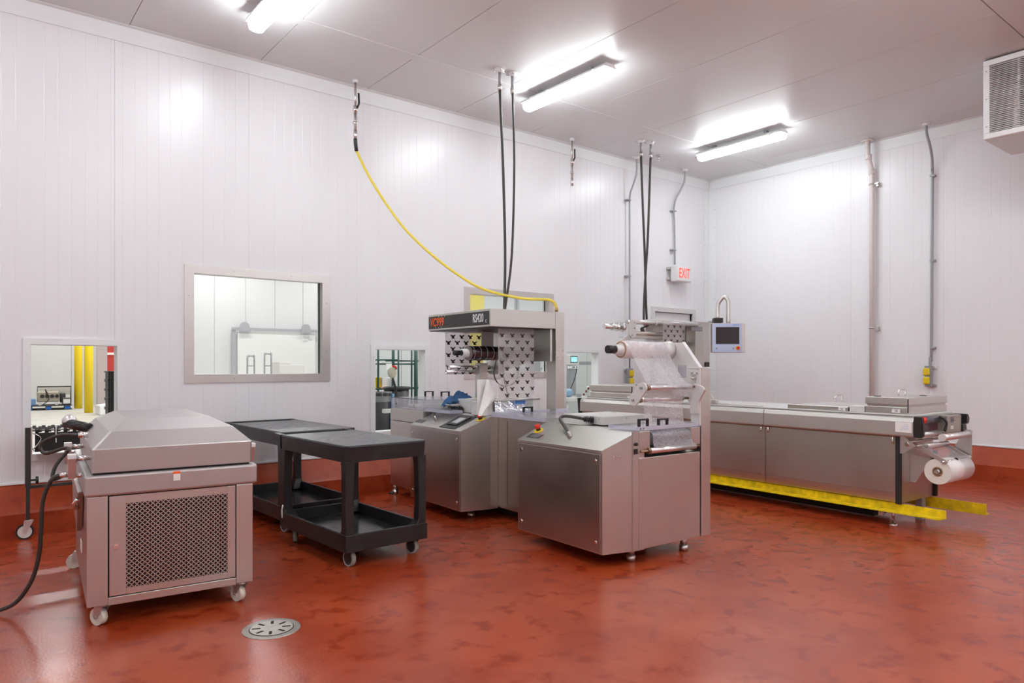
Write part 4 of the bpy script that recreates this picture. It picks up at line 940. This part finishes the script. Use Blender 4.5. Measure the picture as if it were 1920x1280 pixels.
grab(.04, .12, .032, .962); grab(.245, .33, .034, .962, .048); grab(.20, .29, 3.38, 1.051, .06); grab(.36, .45, 3.30, 1.051, .055); grab(.30, .39, 1.72, .963, .05)
for x in (.03, .06): MB().cyl((x, .010, .948), (x, .012, .948), .006, seg=8).build('cover_screw', M_black, cv)
# upper die box, near
MB().prism([(.150, .51), (.70, .51), (.66, .99), (.150, .99)], 'z', .934, .996, .004).build('die_box', M_lgrey, m)
for p_ in ((.149, .56, .978), (.149, .94, .978), (.4, .509, .978)): MB().ball(p_, .004, seg=6).build('screw', M_black, m)
MB().cyl((.55, .80, .996), (.55, .80, 1.004), .012, seg=10).build('bolt', M_chrome, m)
MB().box(.0, .149, .62, .90, .933, .938).build('die_flange', M_steel, m)
# far sealing station
MB().box(.09, .42, 2.29, 2.66, .934, 1.065, .004).build('die_box', M_lgrey, m)
MB().box(-.02, .085, 2.46, 2.60, 1.0, 1.012, .003).build('die_lug', M_lgrey, m)
MB().box(-.03, .095, 1.93, 2.10, .934, 1.065, .004).build('sealing_post', M_lgrey, m)
MB().box(.515, .60, 1.86, 2.10, .934, 1.065, .004).build('sealing_post', M_lgrey, m)
MB().cyl((.0, 1.865, 1.075), (.60, 1.865, 1.075), .011, seg=16).build('web_roller', M_alu, m)
MB().box(.116, .514, 2.02, 2.10, .934, 1.06).build('sealing_plate', M_steel, m)
MB().grid(lambda u, v: (.12+.39*u, 1.90+.05*v+.012*math.sin(17*u+5*v)+.008*math.sin(31*u*v), .94+.115*v), 30, 8).build('crumpled_web', M_foil, m, 'shiny crumpled film')
MB().box(.116, .25, 1.855, 1.862, .936, .945).build('warning_strip', M_yel, m)
MB().box(.33, .45, 1.895, 1.90, 1.03, 1.062).build('blue_tag', mat('blue_tag', (.1, .25, .7), .5), m)
# hood
hx0, hx1, hy0, hy1 = -.075, .680, 1.72, 2.83
hd = MB().box(hx0, hx1, hy0, hy1, 1.745, 1.905, .003).build('hood', M_steel, m)
MB().box(hx0-.003, hx0, hy0+.022, hy1-.010, 1.762, 1.885).build('name_plate', M_dark, hd)
text('brand_letters', 'VC999', .118, M_orange, hd, (hx0-.0045, hy1-.175, 1.822), (PI/2, 0, -PI/2), sx=.76, bold=.0018, shear=.12)
for k in range(3):
    MB().box(hx0-.0042, hx0-.0035, hy1-.215-.055*k, hy1-.210-.055*k, 1.873, 1.884).build('speed_mark', M_white, hd)
    MB().box(hx0-.0042, hx0-.0035, hy1-.155-.055*k, hy1-.150-.055*k, 1.766, 1.777).build('speed_mark', M_white, hd)
text('model_letters', 'RS420', .108, M_white, hd, (hx0-.0045, hy0+.195, 1.825), (PI/2, 0, -PI/2), sx=.60, bold=.0018)
text('model_letter_small', 'c', .062, M_white, hd, (hx0-.0045, hy0+.066, 1.800), (PI/2, 0, -PI/2), sx=.62, bold=.001)
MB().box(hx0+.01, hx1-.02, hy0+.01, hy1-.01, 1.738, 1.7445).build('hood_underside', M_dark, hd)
# dark inner bulkhead carrying the spindle and rollers
MB().box(.628, .642, 1.725, 2.75, 1.435, 1.738, .001).build('bulkhead', M_dsteel, m)
MB().box(.620, .6275, 1.722, 1.728, 1.435, 1.738).build('bulkhead_edge', M_trim, m)
for y in (1.78, 1.9, 2.0): MB().cyl((.62, y, 1.46), (.628, y, 1.46), .005, seg=6).build('bolt', M_grey, m)
MB().box(.36, .50, 2.50, 2.515, 1.45, 1.74).build('back_bracket', M_lgrey, m)
MB().cyl((-.10, 2.3, 1.515), (-.01, 2.3, 1.515), .024, seg=20).build('spindle_knob', M_black, m)
MB().cyl((-.02, 2.3, 1.515), (.628, 2.3, 1.515), .020, seg=16).build('spindle', M_steel, m)
for y, z in ((2.62, 1.328), (2.56, 1.375)):
    MB().pipe((.005, y, z), (.50, y, z), .021, .015).build('web_roller', M_alu, m)
    MB().cyl((.50, y, z), (.64, y, z), .010, seg=10).build('roller_axle', M_steel, m)
MB().prism([(1.9, 1.44), (2.66, 1.44), (2.66, 1.30), (2.50, 1.30)], 'x', .52, .535).build('roller_bracket', M_steel, m)
MB().tube([(.30, 1.95, 1.74), (.36, 1.95, 1.60), (.42, 1.95, 1.55), (.50, 1.95, 1.60), (.55, 1.95, 1.73)], .006, smooth=5).build('green_air_line', mat('green_tube', (.25, .5, .15), .4), m)
MB().tube([(.20, 2.0, 1.5), (.16, 2.0, 1.30), (.26, 2.0, 1.20), (.42, 2.0, 1.25), (.46, 2.0, 1.45)], .006, smooth=5).tube([(.28, 2.05, 1.6), (.27, 2.0, 1.3), (.30, 1.98, 1.12)], .006, smooth=5).build('air_line', M_cable, m)
MB().box(.05, .62, 2.66, 2.68, .93, 1.06).build('rear_crossbar', M_steel, m)
MB().box(.33, .43, 2.50, 2.58, .93, 1.42).build('rear_post', M_steel, m)
# near clear film roll with its web
fr = thing('clear_film_roll', 'clear film roll on the black-knobbed spindle at the near machine end', 'film roll', MO, MR)
MB().pipe((.062, .30, 1.515), (.575, .30, 1.515), .038, .0305).build('core', M_white, fr)
MB().pipe((.118, .30, 1.515), (.574, .30, 1.515), .060, .052).build('card_ring', M_brown, fr)
MB().cyl((.124, .30, 1.515), (.572, .30, 1.515), .0655, seg=40).build('wound_film', M_filmroll, fr)
def webpath(P_, x0, x1, name, mt, par, nu=10, wob=.0, neck=None):
    P2 = curve([Vector((0, y, z)) for y, z in P_], 6)
    def fn(u, v):
        q = P2[min(int(round(v*(len(P2)-1))), len(P2)-1)]; a, b = x0, x1
        if neck: s_ = math.sin(v*PI)*neck; a += s_; b -= s_*.2
        return (a+(b-a)*u, q.y+wob*math.sin(9*u+7*v), q.z)
    return MB().grid(fn, nu, len(P2)-1).build(name, mt, par)
webpath([(.30, 1.583), (.262, 1.575), (.238, 1.545), (.215, 1.49), (.15, 1.39), (.07, 1.29), (.020, 1.255)], .132, .568, 'hanging_film', M_film, fr, 14, .005, .015)
webpath([(.020, 1.255), (.010, 1.236), (.04, 1.20), (.085, 1.165), (.092, 1.13), (.085, 1.0), (.06, .935), (.006, .90), (.002, .85), (-.012, .80)], .150, .575, 'threaded_film', M_film, fr, 14, .003)
# dark printed roll under the hood
dk = thing('dark_film_roll', 'dark printed film roll with pale bands under the lettered hood', 'film roll', MO, MR)
MB().pipe((-.012, 2.3, 1.515), (.14, 2.3, 1.515), .042, .031).build('core', M_white, dk)
MB().pipe((.055, 2.3, 1.515), (.075, 2.3, 1.515), .070, .040).build('wound_edge', mat('striped_edge', (.22, .17, .17), .4), dk)
MB().cyl((.0751, 2.3, 1.515), (.55, 2.3, 1.515), .070, seg=36).build('wound_film', mat('dark_wound_film', (.030, .018, .022), .22, coat=.5), dk)
for k in range(6):
    MB().pipe((.095+.075*k, 2.3, 1.515), (.099+.075*k, 2.3, 1.515), .0712, .069).build('pale_band', M_lgrey, dk)
for k in range(5):
    for a in (-.2, 1.1):
        aa = PI+a; mb = MB()
        mb.grid(lambda u, v: (.106+.075*k+.05*u, 2.3+.0708*math.cos(aa+.85*v), 1.515+.0708*math.sin(aa+.85*v)), 1, 6); mb.build('printed_block', mat('maroon_print', (.07, .018, .02), .3) if 'maroon_print' not in bpy.data.materials else bpy.data.materials['maroon_print'], dk)
# printed clear web of the far station
pw_ = thing('printed_film_web', 'clear film web printed with dark horned heads hanging from the lettered hood', 'film', MO, MR)
MB().grid(lambda u, v: (.085+.42*u, 1.83+.004*math.sin(9*u), 1.085+.653*v), 14, 4).build('front_web', M_pfilm, pw_)
prints(lambda u, v: (u, 1.825, v), .085, .505, 1.085, 1.735, .024, .118, .062, pw_)
MB().grid(lambda u, v: (.010+.46*u, 2.645, 1.345+.39*v), 14, 4).build('rear_web', M_pfilm, pw_)
prints(lambda u, v: (u, 2.640, v), .010, .47, 1.345, 1.735, .029, .105, .062, pw_, 1)
for (y, z) in ((2.62, 1.328), (2.56, 1.375)):
    prints(lambda u, v: (u, y-.0235*math.cos((v-z)/.0235), z+.0235*math.sin((v-z)/.0235)), .03, .49, z-.03, z+.03, .022, .09, .03, pw_)
# paper sheet, blue cloth, on the machine
ps = thing('white_paper_sheet', 'tall white paper sheet with curled corner standing behind the emergency stop', 'paper', MO, MR)
MB().grid(lambda u, v: (-.10+.118*u, 1.90-.02*math.sin(PI*u), .938+.33*v), 10, 6).build('sheet', M_paper, ps)
RX = [-.12, -.055, .01, .06, .075, .035, -.01, -.03]; RZ = [.945, 1.005, 1.04, 1.08, 1.12, 1.17, 1.225, 1.266]
def curl(u, v):
    k = min(int(v*7), 6); f_ = v*7-k; rx = RX[k]*(1-f_)+RX[k+1]*f_; rz = RZ[k]*(1-f_)+RZ[k+1]*f_
    lx = -.125+.095*v; lz = .940+.326*v
    return (lx+(rx-lx)*u, 1.845-.05*math.sin(PI*u), lz+(rz-lz)*u)
MB().grid(curl, 10, 14).build('curled_corner', M_paper, ps)
o = MB().grid(lambda u, v: (-.02+.30*u, 2.50+.16*v, 1.0+.05*math.sin(3.1*u)+.10*u*v+.018*math.sin(13*u+6*v)+.01*math.sin(23*v+5*u)), 22, 12).build('blue_cloth', M_blue); place(o, MO, MR)
sm = o.modifiers.new('t', 'SOLIDIFY'); sm.thickness = .008
tag(o, 'crumpled dark blue cloth lying on the machine behind the far console', 'cloth')

# ------------------------------------------------------------------ THERMOFORMING MACHINE N
NO, NR = (6.412, 2.676, 0), -2.5
n_ = thing('thermoforming_machine', 'long low stainless thermoforming line on yellow angle rails at the right', 'machine', NO, NR)
prof = [(0, .305), (.0, .775), (.02, .80), (.60, .80), (.60, .30), (.55, .21), (.03, .205), (.012, .215), (.004, .25)]
for a, b in ((.004, 1.313), (1.319, 2.80), (2.806, 4.09)):
    MB().prism(prof, 'y', a+(.03 if a < .1 else 0), b).build('side_panel', M_steel, n_)
    MB().prism([(-.030, .788), (-.034, .80), (-.034, .915), (-.020, .948), (.01, .962), (.78, .962), (.78, .788)], 'y', a-.13 if a < .1 else a, b).build('top_cover', M_satin, n_)
    MB().box(-.0025, 0.001, a+.04, b-.004, .292, .300).build('fold_line', M_dsteel, n_)
for y in (1.275, 1.355): MB().tube([(-.002, y, .775), (-.014, y, .77), (-.018, y, .735), (-.010, y, .725)], .008, smooth=3).build('latch', M_chrome, n_)
MB().tube([(-.002, .05, .775), (-.016, .05, .77), (-.02, .05, .73), (-.008, .05, .72)], .008, smooth=3).build('latch', M_chrome, n_)
MB().box(.0, .78, -.10, 4.0, .9625, .975, .003).build('top_deck', M_lgrey, n_)
MB().cyl((.02, 1.36, .985), (.02, 4.0, .985), .008, seg=8).build('side_rod', M_steel, n_)
# near end
MB().box(.012, .60, -.012, .033, .21, .788, .002).build('end_panel', M_dsteel, n_)
MB().prism([(-.016, -.006), (.012, -.014), (.012, .034), (-.006, .034)], 'z', .20, .788).build('rubber_edge', M_rubber, n_, 'black corner strip')
MB().cyl((.625, -.005, .21), (.625, -.005, .62), .035, seg=14).build('rubber_edge', M_rubber, n_, 'black corner strip')
MB().prism([(-.13, .962), (-.19, .962), (-.205, .90), (-.205, .80), (-.19, .786), (-.13, .786)], 'x', -.036, .0, .004).build('end_cap', M_black, n_, 'black plastic end cap')
MB().cyl((-.0, -.165, .92), (.025, -.190, .92), .018, seg=14).cyl((.01, -.18, .935), (.03, -.195, .935), .026, seg=16).build('emergency_button', M_red, n_)
MB().box(.001, .02, -.19, -.17, .875, .90, .003).build('button_base', M_yel, n_)
MB().cyl((.03, -.16, .925), (.40, -.13, .925), .035, seg=18).build('dark_roller', M_drum, n_)
MB().box(.02, .42, -.13, -.11, .80, .90).build('dark_film', mat('maroon_film', (.10, .03, .04), .2), n_)
MB().cyl((.03, -.13, .80), (.52, -.13, .80), .030, seg=20).build('support_roller', M_steel2, n_)
MB().cyl((.45, -.13, .80), (.47, -.13, .80), .042, seg=20).build('roller_flange', M_alu, n_)
# drive head with black caps
MB().box(.44, .72, -.20, -.02, .80, .955, .006).build('drive_head', mat('drab_metal', (.40, .37, .33), .4, .7, var=.1), n_)
MB().box(.62, .80, -.16, -.02, .87, .955, .005).build('drive_cover', bpy.data.materials['drab_metal'], n_)
MB().prism([(.72, .76), (.80, .76), (.815, .80), (.80, .87), (.72, .87)], 'y', -.21, -.04, .006).build('black_cap', M_black, n_)
MB().prism([(.78, .87), (.83, .87), (.845, .92), (.82, .958), (.78, .958)], 'y', -.22, -.04, .006).build('black_cap', M_black, n_)
for k in range(4): MB().box(.50, .56, -.2025, -.2005, .895+.012*k, .901+.012*k).build('vent_slot', M_black, n_)
MB().box(.62, .67, -.163, -.1605, .90, .92).build('vent_slot', M_black, n_)
MB().tube([(.38, -.16, .95), (.42, -.20, .90), (.40, -.19, .82)], .010, smooth=4).build('hose', M_black, n_)
MB().box(.50, .55, -.2032, -.2005, .835, .865).build('number_tag', M_tub, n_)
# unwinding frame
MB().prism([(.0, .80), (-.04, .79), (-.135, .715), (-.03, .64), (.0, .64)], 'x', -.010, .000, .001).build('triangle_bracket', M_steel2, n_)
MB().cyl((-.010, -.07, .725), (-.03, -.07, .725), .022, .018, seg=6).build('star_knob', M_chrome, n_)
for x0, x1 in ((.040, .052), (.500, .512)):
    MB().prism([(-.12, .735), (-.10, .70), (-.33, .585), (-.355, .61)], 'x', x0, x1, .001).build('swing_arm', M_steel2, n_)
    MB().cyl((x0-.008, -.34, .60), (x1+.008, -.34, .60), .020, seg=16).build('arm_boss', M_steel2, n_)
MB().cyl((.0, -.335, .60), (.54, -.335, .60), .009, seg=12).build('dancer_bar', M_chrome, n_)
MB().cyl((.26, -.335, .60), (.28, -.335, .60), .016, seg=12).build('bar_collar', M_dark, n_)
MB().cyl((-.01, -.09, .745), (.52, -.09, .745), .010, seg=12).cyl((-.01, -.14, .715), (.18, -.14, .715), .010, seg=12).build('pivot_shaft', M_steel, n_)
MB().cyl((.10, -.17, .71), (.50, -.17, .71), .022, seg=20).build('film_roller', M_alu, n_)
MB().cyl((.05, -.32, .797), (.535, -.32, .797), .029, seg=24).build('film_roller', M_alu, n_)
MB().cyl((.04, -.32, .797), (.05, -.32, .797), .031, seg=24).build('roller_cap', M_lgrey, n_)
MB().prism([(-.355, .835), (-.30, .835), (-.28, .80), (-.17, .60), (-.17, .575), (-.32, .46), (-.35, .50)], 'x', .535, .545, .001).build('side_plate', M_steel2, n_)
MB().cyl((.545, -.33, .82), (.565, -.33, .82), .02, seg=14).build('plate_boss', M_steel, n_)
MB().grid(lambda u, v: (.09+.39*u, -.17-.14*v, .69-.085*v), 8, 4).build('clear_web', M_film, n_)
MB().prism([(-.013, .63), (-.18, .60), (-.06, .38), (-.013, .38)], 'x', .16, .17).build('gusset_plate', M_steel2, n_)
MB().cyl((.02, -.285, .512), (.545, -.285, .512), .018, seg=14).build('roll_shaft', M_steel, n_)
# yellow angle rails, feet
def angle(x, s_, y0, y1, z0=.105, h=.095, w_=.07):
    return MB().prism([(x, z0), (x+s_*w_, z0), (x+s_*w_, z0+.009), (x+s_*.009, z0+.009), (x+s_*.009, z0+h), (x, z0+h)], 'y', y0, y1, .001)
angle(.050, -1, -.35, 4.25, .128, .070, .115).build('yellow_rail', M_railc, n_, 'yellow steel angle rail')
angle(.60, 1, -.44, 4.25).build('yellow_rail', M_railc, n_, 'yellow steel angle rail')
MB().box(-.03, .0, .13, .17, .085, .118, .003).build('rail_clip', M_steel2, n_)
for x, y in ((.055, .08), (.055, 2.2), (.055, 4.0), (.55, 2.2), (.55, 4.0)):
    MB().cyl((x, y, .012), (x, y, .22), .011, seg=10).cyl((x, y, 0), (x, y, .016), .045, .025, seg=20).build('levelling_foot', M_chrome, n_)
MB().box(.46, .53, .02, .08, .0, .23, .003).build('leg_post', M_grey, n_)
MB().box(.15, .45, .3, 3.9, .03, .20).build('dark_underblock', M_cavity, n_)  # near-black block between the rails, below the side panels
# tooling covers on the top deck
def tool(y0, y1, z0, z1, x1=.78, split=True):
    if split:
        zm = z0+(z1-z0)*.46
        MB().box(.018, x1, y0, y1, z0, zm-.006, .004).build('lower_lid', M_steel, n_)
        MB().box(.030, x1-.01, y0+.01, y1-.01, zm-.006, zm+.012).build('lid_gap', M_dsteel, n_)
        MB().box(.012, x1, y0-.004, y1, zm+.012, z1, .004).build('upper_lid', M_steel, n_)
        MB().box(.010, .03, y0-.006, y0-.0045, z0+.01, z1-.01).build('corner_seal', M_black, n_)
    else: MB().box(.018, x1, y0, y1, z0, z1, .004).build('flat_lid', M_steel, n_)
def handle(x0, x1, y, z, h=.06):
    MB().tube([(x0, y, z), (x0, y, z+h-.015), (x0+.015, y, z+h), (x1-.015, y, z+h), (x1, y, z+h-.015), (x1, y, z)], .008, 8).build('lid_handle', M_chrome, n_)
tool(-.055, .305, .976, 1.118); handle(.30, .42, .15, 1.118); handle(.36, .48, .78, 1.035, .07)
for x in (.12, .55): MB().cyl((x, .05 if x > .3 else .25, 1.118), (x, .05 if x > .3 else .25, 1.123), .03, seg=16).build('lid_boss', M_dark, n_)
tool(.47, 1.08, .976, 1.015, .78, False)
MB().cyl((.10, .495, .995), (.10, .465, .995), .012, seg=10).build('bolt', M_black, n_)
MB().box(.03, .76, .32, .46, .976, 1.03, .004).build('flat_lid', M_lgrey, n_)
MB().ball((.35, .40, 1.035), .022, sz=.5).build('lid_knob', M_white, n_)
tool(3.20, 3.95, .976, 1.145)
for k in range(26): MB().box(.10+.022*k, .112+.022*k, 3.19, 3.21, 1.145, 1.160).build('grille_tooth', M_grey, n_)
MB().box(.020, .023, .00, .05, .984, 1.018).box(.0, .0001, 0, .0001, 1, 1.0001).build('number_plate', M_white, n_)
for s_, y, z in (('10', -.005+.04, 1.0), ('11', .52, .995), ):
    MB().box(.0085, .0115, y-.035, y+.035, z-.014, z+.016).build('number_plate', M_white, n_)
    text('number_digits', s_, .028, M_black, n_, (.0078, y, z+.001), (PI/2, 0, -PI/2), sx=.9)
MB().box(.0145, .0175, 3.225, 3.27, .982, 1.015).build('number_plate', M_white, n_)
# paper label on the cover
MB().box(-.0362, -.0345, -.115, .02, .825, .912).build('paper_label', M_paper, n_, 'creased white paper label')
for k in range(4): MB().box(-.0368, -.0363, -.09, -.02-.01*k, .845+.014*k, .849+.014*k).build('label_scribble', mat('pale_blue_ink', (.5, .6, .8), .6) if 'pale_blue_ink' not in bpy.data.materials else bpy.data.materials['pale_blue_ink'], n_)
MB().cyl((.02, 2.03, .985), (.02, 1.93, .985), .012, seg=10).box(.0, .06, 1.93, 1.99, .976, 1.02, .004).build('side_clamp', M_steel, n_)
MB().tube([(.03, 1.97, 1.02), (.10, 2.16, 1.17)], .006).build('support_strut', M_steel, n_)
# far end
MB().prism([(4.09, .78), (4.12, .96), (4.15, .96), (4.13, .76), (4.10, .70)], 'x', -.03, .78, .002).build('end_cap', M_black, n_)
# clear roll hanging in the unwinding frame
wr_ = thing('white_film_roll', 'large whitish clear film roll hanging at the near end of the thermoforming line', 'film roll', NO, NR)
MB().pipe((.045, -.285, .512), (.50, -.285, .512), .106, .041, 48).build('wound_film', M_filmw, wr_)
MB().pipe((.0435, -.285, .512), (.0449, -.285, .512), .105, .041, 48).build('roll_end', M_filmend, wr_)
MB().pipe((.040, -.285, .512), (.505, -.285, .512), .041, .034, 32).build('core', M_brown, wr_)
MB().cyl((.08, -.285, .512), (.085, -.285, .512), .033, seg=20).build('core_chuck', M_lgrey, wr_)

# ------------------------------------------------------------------ FILM STAND Q behind the line, reaching over it
QO, QR = (8.10, 5.94, 0), -2.5
q = thing('film_unwind_stand', 'tall stainless film unwind stand with printed web reaching over the thermoforming line', 'machine', QO, QR)
MB().box(-.16, .14, .0, .16, .02, 1.99, .004).build('column', M_steel, q)
MB().box(-.30, .28, -.1, .5, 0, .02).build('base_plate', M_steel, q)
MB().box(-1.02, .10, .02, .20, 1.955, 1.99, .004).build('top_beam', M_lgrey, q)
MB().box(-.92, .02, .20, .215, 1.46, 1.955, .002).build('back_plate', M_steel2, q)
text('plate_letters', 'VC999 INC', .075, M_dark, q, (-.30, .197, 1.695), (PI/2, 0, 0), sx=.8, bold=.002)
MB().cyl((-1.50, -.03, 1.935), (-.86, -.03, 1.935), .028, seg=20).cyl((-1.0, -.03, 1.935), (-.96, -.03, 1.935), .034, seg=20).cyl((-.86, -.03, 1.935), (-.17, -.03, 1.945), .030, seg=20).build('top_roller', M_steel2, q)
MB().cyl((-1.38, -.02, 1.80), (-.80, -.02, 1.80), .025, seg=18).build('lower_roller', M_steel, q)
MB().box(-1.38, -.45, .02, .05, 1.735, 1.785, .003).build('web_tray', M_steel, q)
MB().prism([(-1.48, 1.96), (-1.38, 1.96), (-1.37, 1.79), (-1.39, 1.745), (-1.45, 1.735), (-1.50, 1.78), (-1.50, 1.84)], 'y', -.07, -.055, .002).build('end_bracket', M_lgrey, q)
for x, z in ((-1.41, 1.93), (-1.41, 1.86), (-1.45, 1.77)): MB().cyl((x, -.078, z), (x, -.070, z), .009, seg=8).build('bolt', M_grey, q)
sb = MB().cyl((-1.85, .0, 1.872), (-1.50, .0, 1.868), .030, seg=18)
sb.build('spindle', M_alu, q)
for k in range(3): MB().cyl((-1.74+.085*k, .0, 1.87), (-1.71+.085*k, .0, 1.87), .045+.008*k, seg=8).build('chuck_ring', M_chrome, q)
MB().prism([(-1.47, 1.79), (-1.43, 1.77), (-1.70, 1.62), (-1.75, 1.635)], 'y', -.05, -.03, .001).build('swing_arm', M_lgrey, q)
for k in range(4): MB().tube([(-1.08-.02*k, .05, 1.80), (-1.12-.015*k, .05, 1.87), (-1.02-.01*k, .06, 1.93-.012*k), (-.98, .08, 1.93)], .009, smooth=5).build('cable_loop', M_cable, q)
MB().box(-.28, -.05, -.03, .0, 1.86, 1.92, .004).build('sensor_box', M_grey, q)
MB().box(.03, .12, -.012, -.001, 1.375, 1.44, .004).build('switch_box', M_black, q)
# printed film on the stand
qf = thing('printed_film_sheet', 'printed film sheet with dark horned heads on the far unwind stand', 'film', QO, QR)
MB().grid(lambda u, v: (-.885+.43*u, -.066, 1.50+.47*v), 8, 4).build('front_web', M_pfilm, qf)
prints(lambda u, v: (u, -.070, v), -.885, -.44, 1.50, 1.97, .024, .118, .062, qf)
MB().grid(lambda u, v: (-1.58+.55*u, -.06+.10*v, 1.70+.055*v), 8, 2).build('lower_web', M_pfilm, qf)
prints(lambda u, v: (u, -.065, v), -1.58, -1.05, 1.665, 1.735, .026, .118, .035, qf)
# control terminal on its swan-neck, turned towards the room
h_ = thing('control_terminal', 'pale blue touch terminal with dark screen on a bent pipe arm', 'terminal', (8.125, 5.57, 0), -37.5)
w2, z0_, z1_ = .205, 1.565, 1.955
MB().box(-w2, w2+.035, -.0, .09, z0_, z1_, .005).build('terminal_case', M_steel2, h_)
MB().box(-w2+.004, w2-.012, -.006, -.0005, z0_+.006, z1_-.006, .002).build('face_plate', M_hmi, h_, 'pale blue face plate')
MB().box(-w2+.045, w2-.050, -.0085, -.0062, 1.680, 1.905).build('screen', M_screen, h_, 'dark screen')
MB().cyl((w2-.07, -.006, 1.625), (w2-.07, -.010, 1.625), .030, seg=20).build('button_ring', M_yel, h_)
MB().cyl((w2-.07, -.010, 1.625), (w2-.07, -.030, 1.625), .020, seg=18).build('red_button', M_red, h_)
for x in (-w2+.055, w2-.13): MB().cyl((x, -.006, 1.622), (x, -.014, 1.622), .013, seg=12).build('small_button', M_grey, h_)
MB().box(w2-.13, w2-.05, -.0078, -.0062, 1.927, 1.935).build('logo_strip', mat('logo_blue', (.15, .3, .7), .5), h_)
MB().tube([(.02, .03, z1_-.01), (.02, .03, 2.20), (.01, .035, 2.27), (-.03, .05, 2.31), (-.065, .07, 2.28), (-.10, .09, 2.20), (-.105, .09, 2.02)], .027, 14, smooth=5).build('pipe_arm', M_steel2, h_)
MB().box(-.165, -.045, .04, .14, 1.965, 2.03, .006).build('arm_clamp', M_black, h_)
MB().box(-.14, -.07, .09, .42, 1.985, 2.01, .004).build('arm_mount', M_steel, h_)
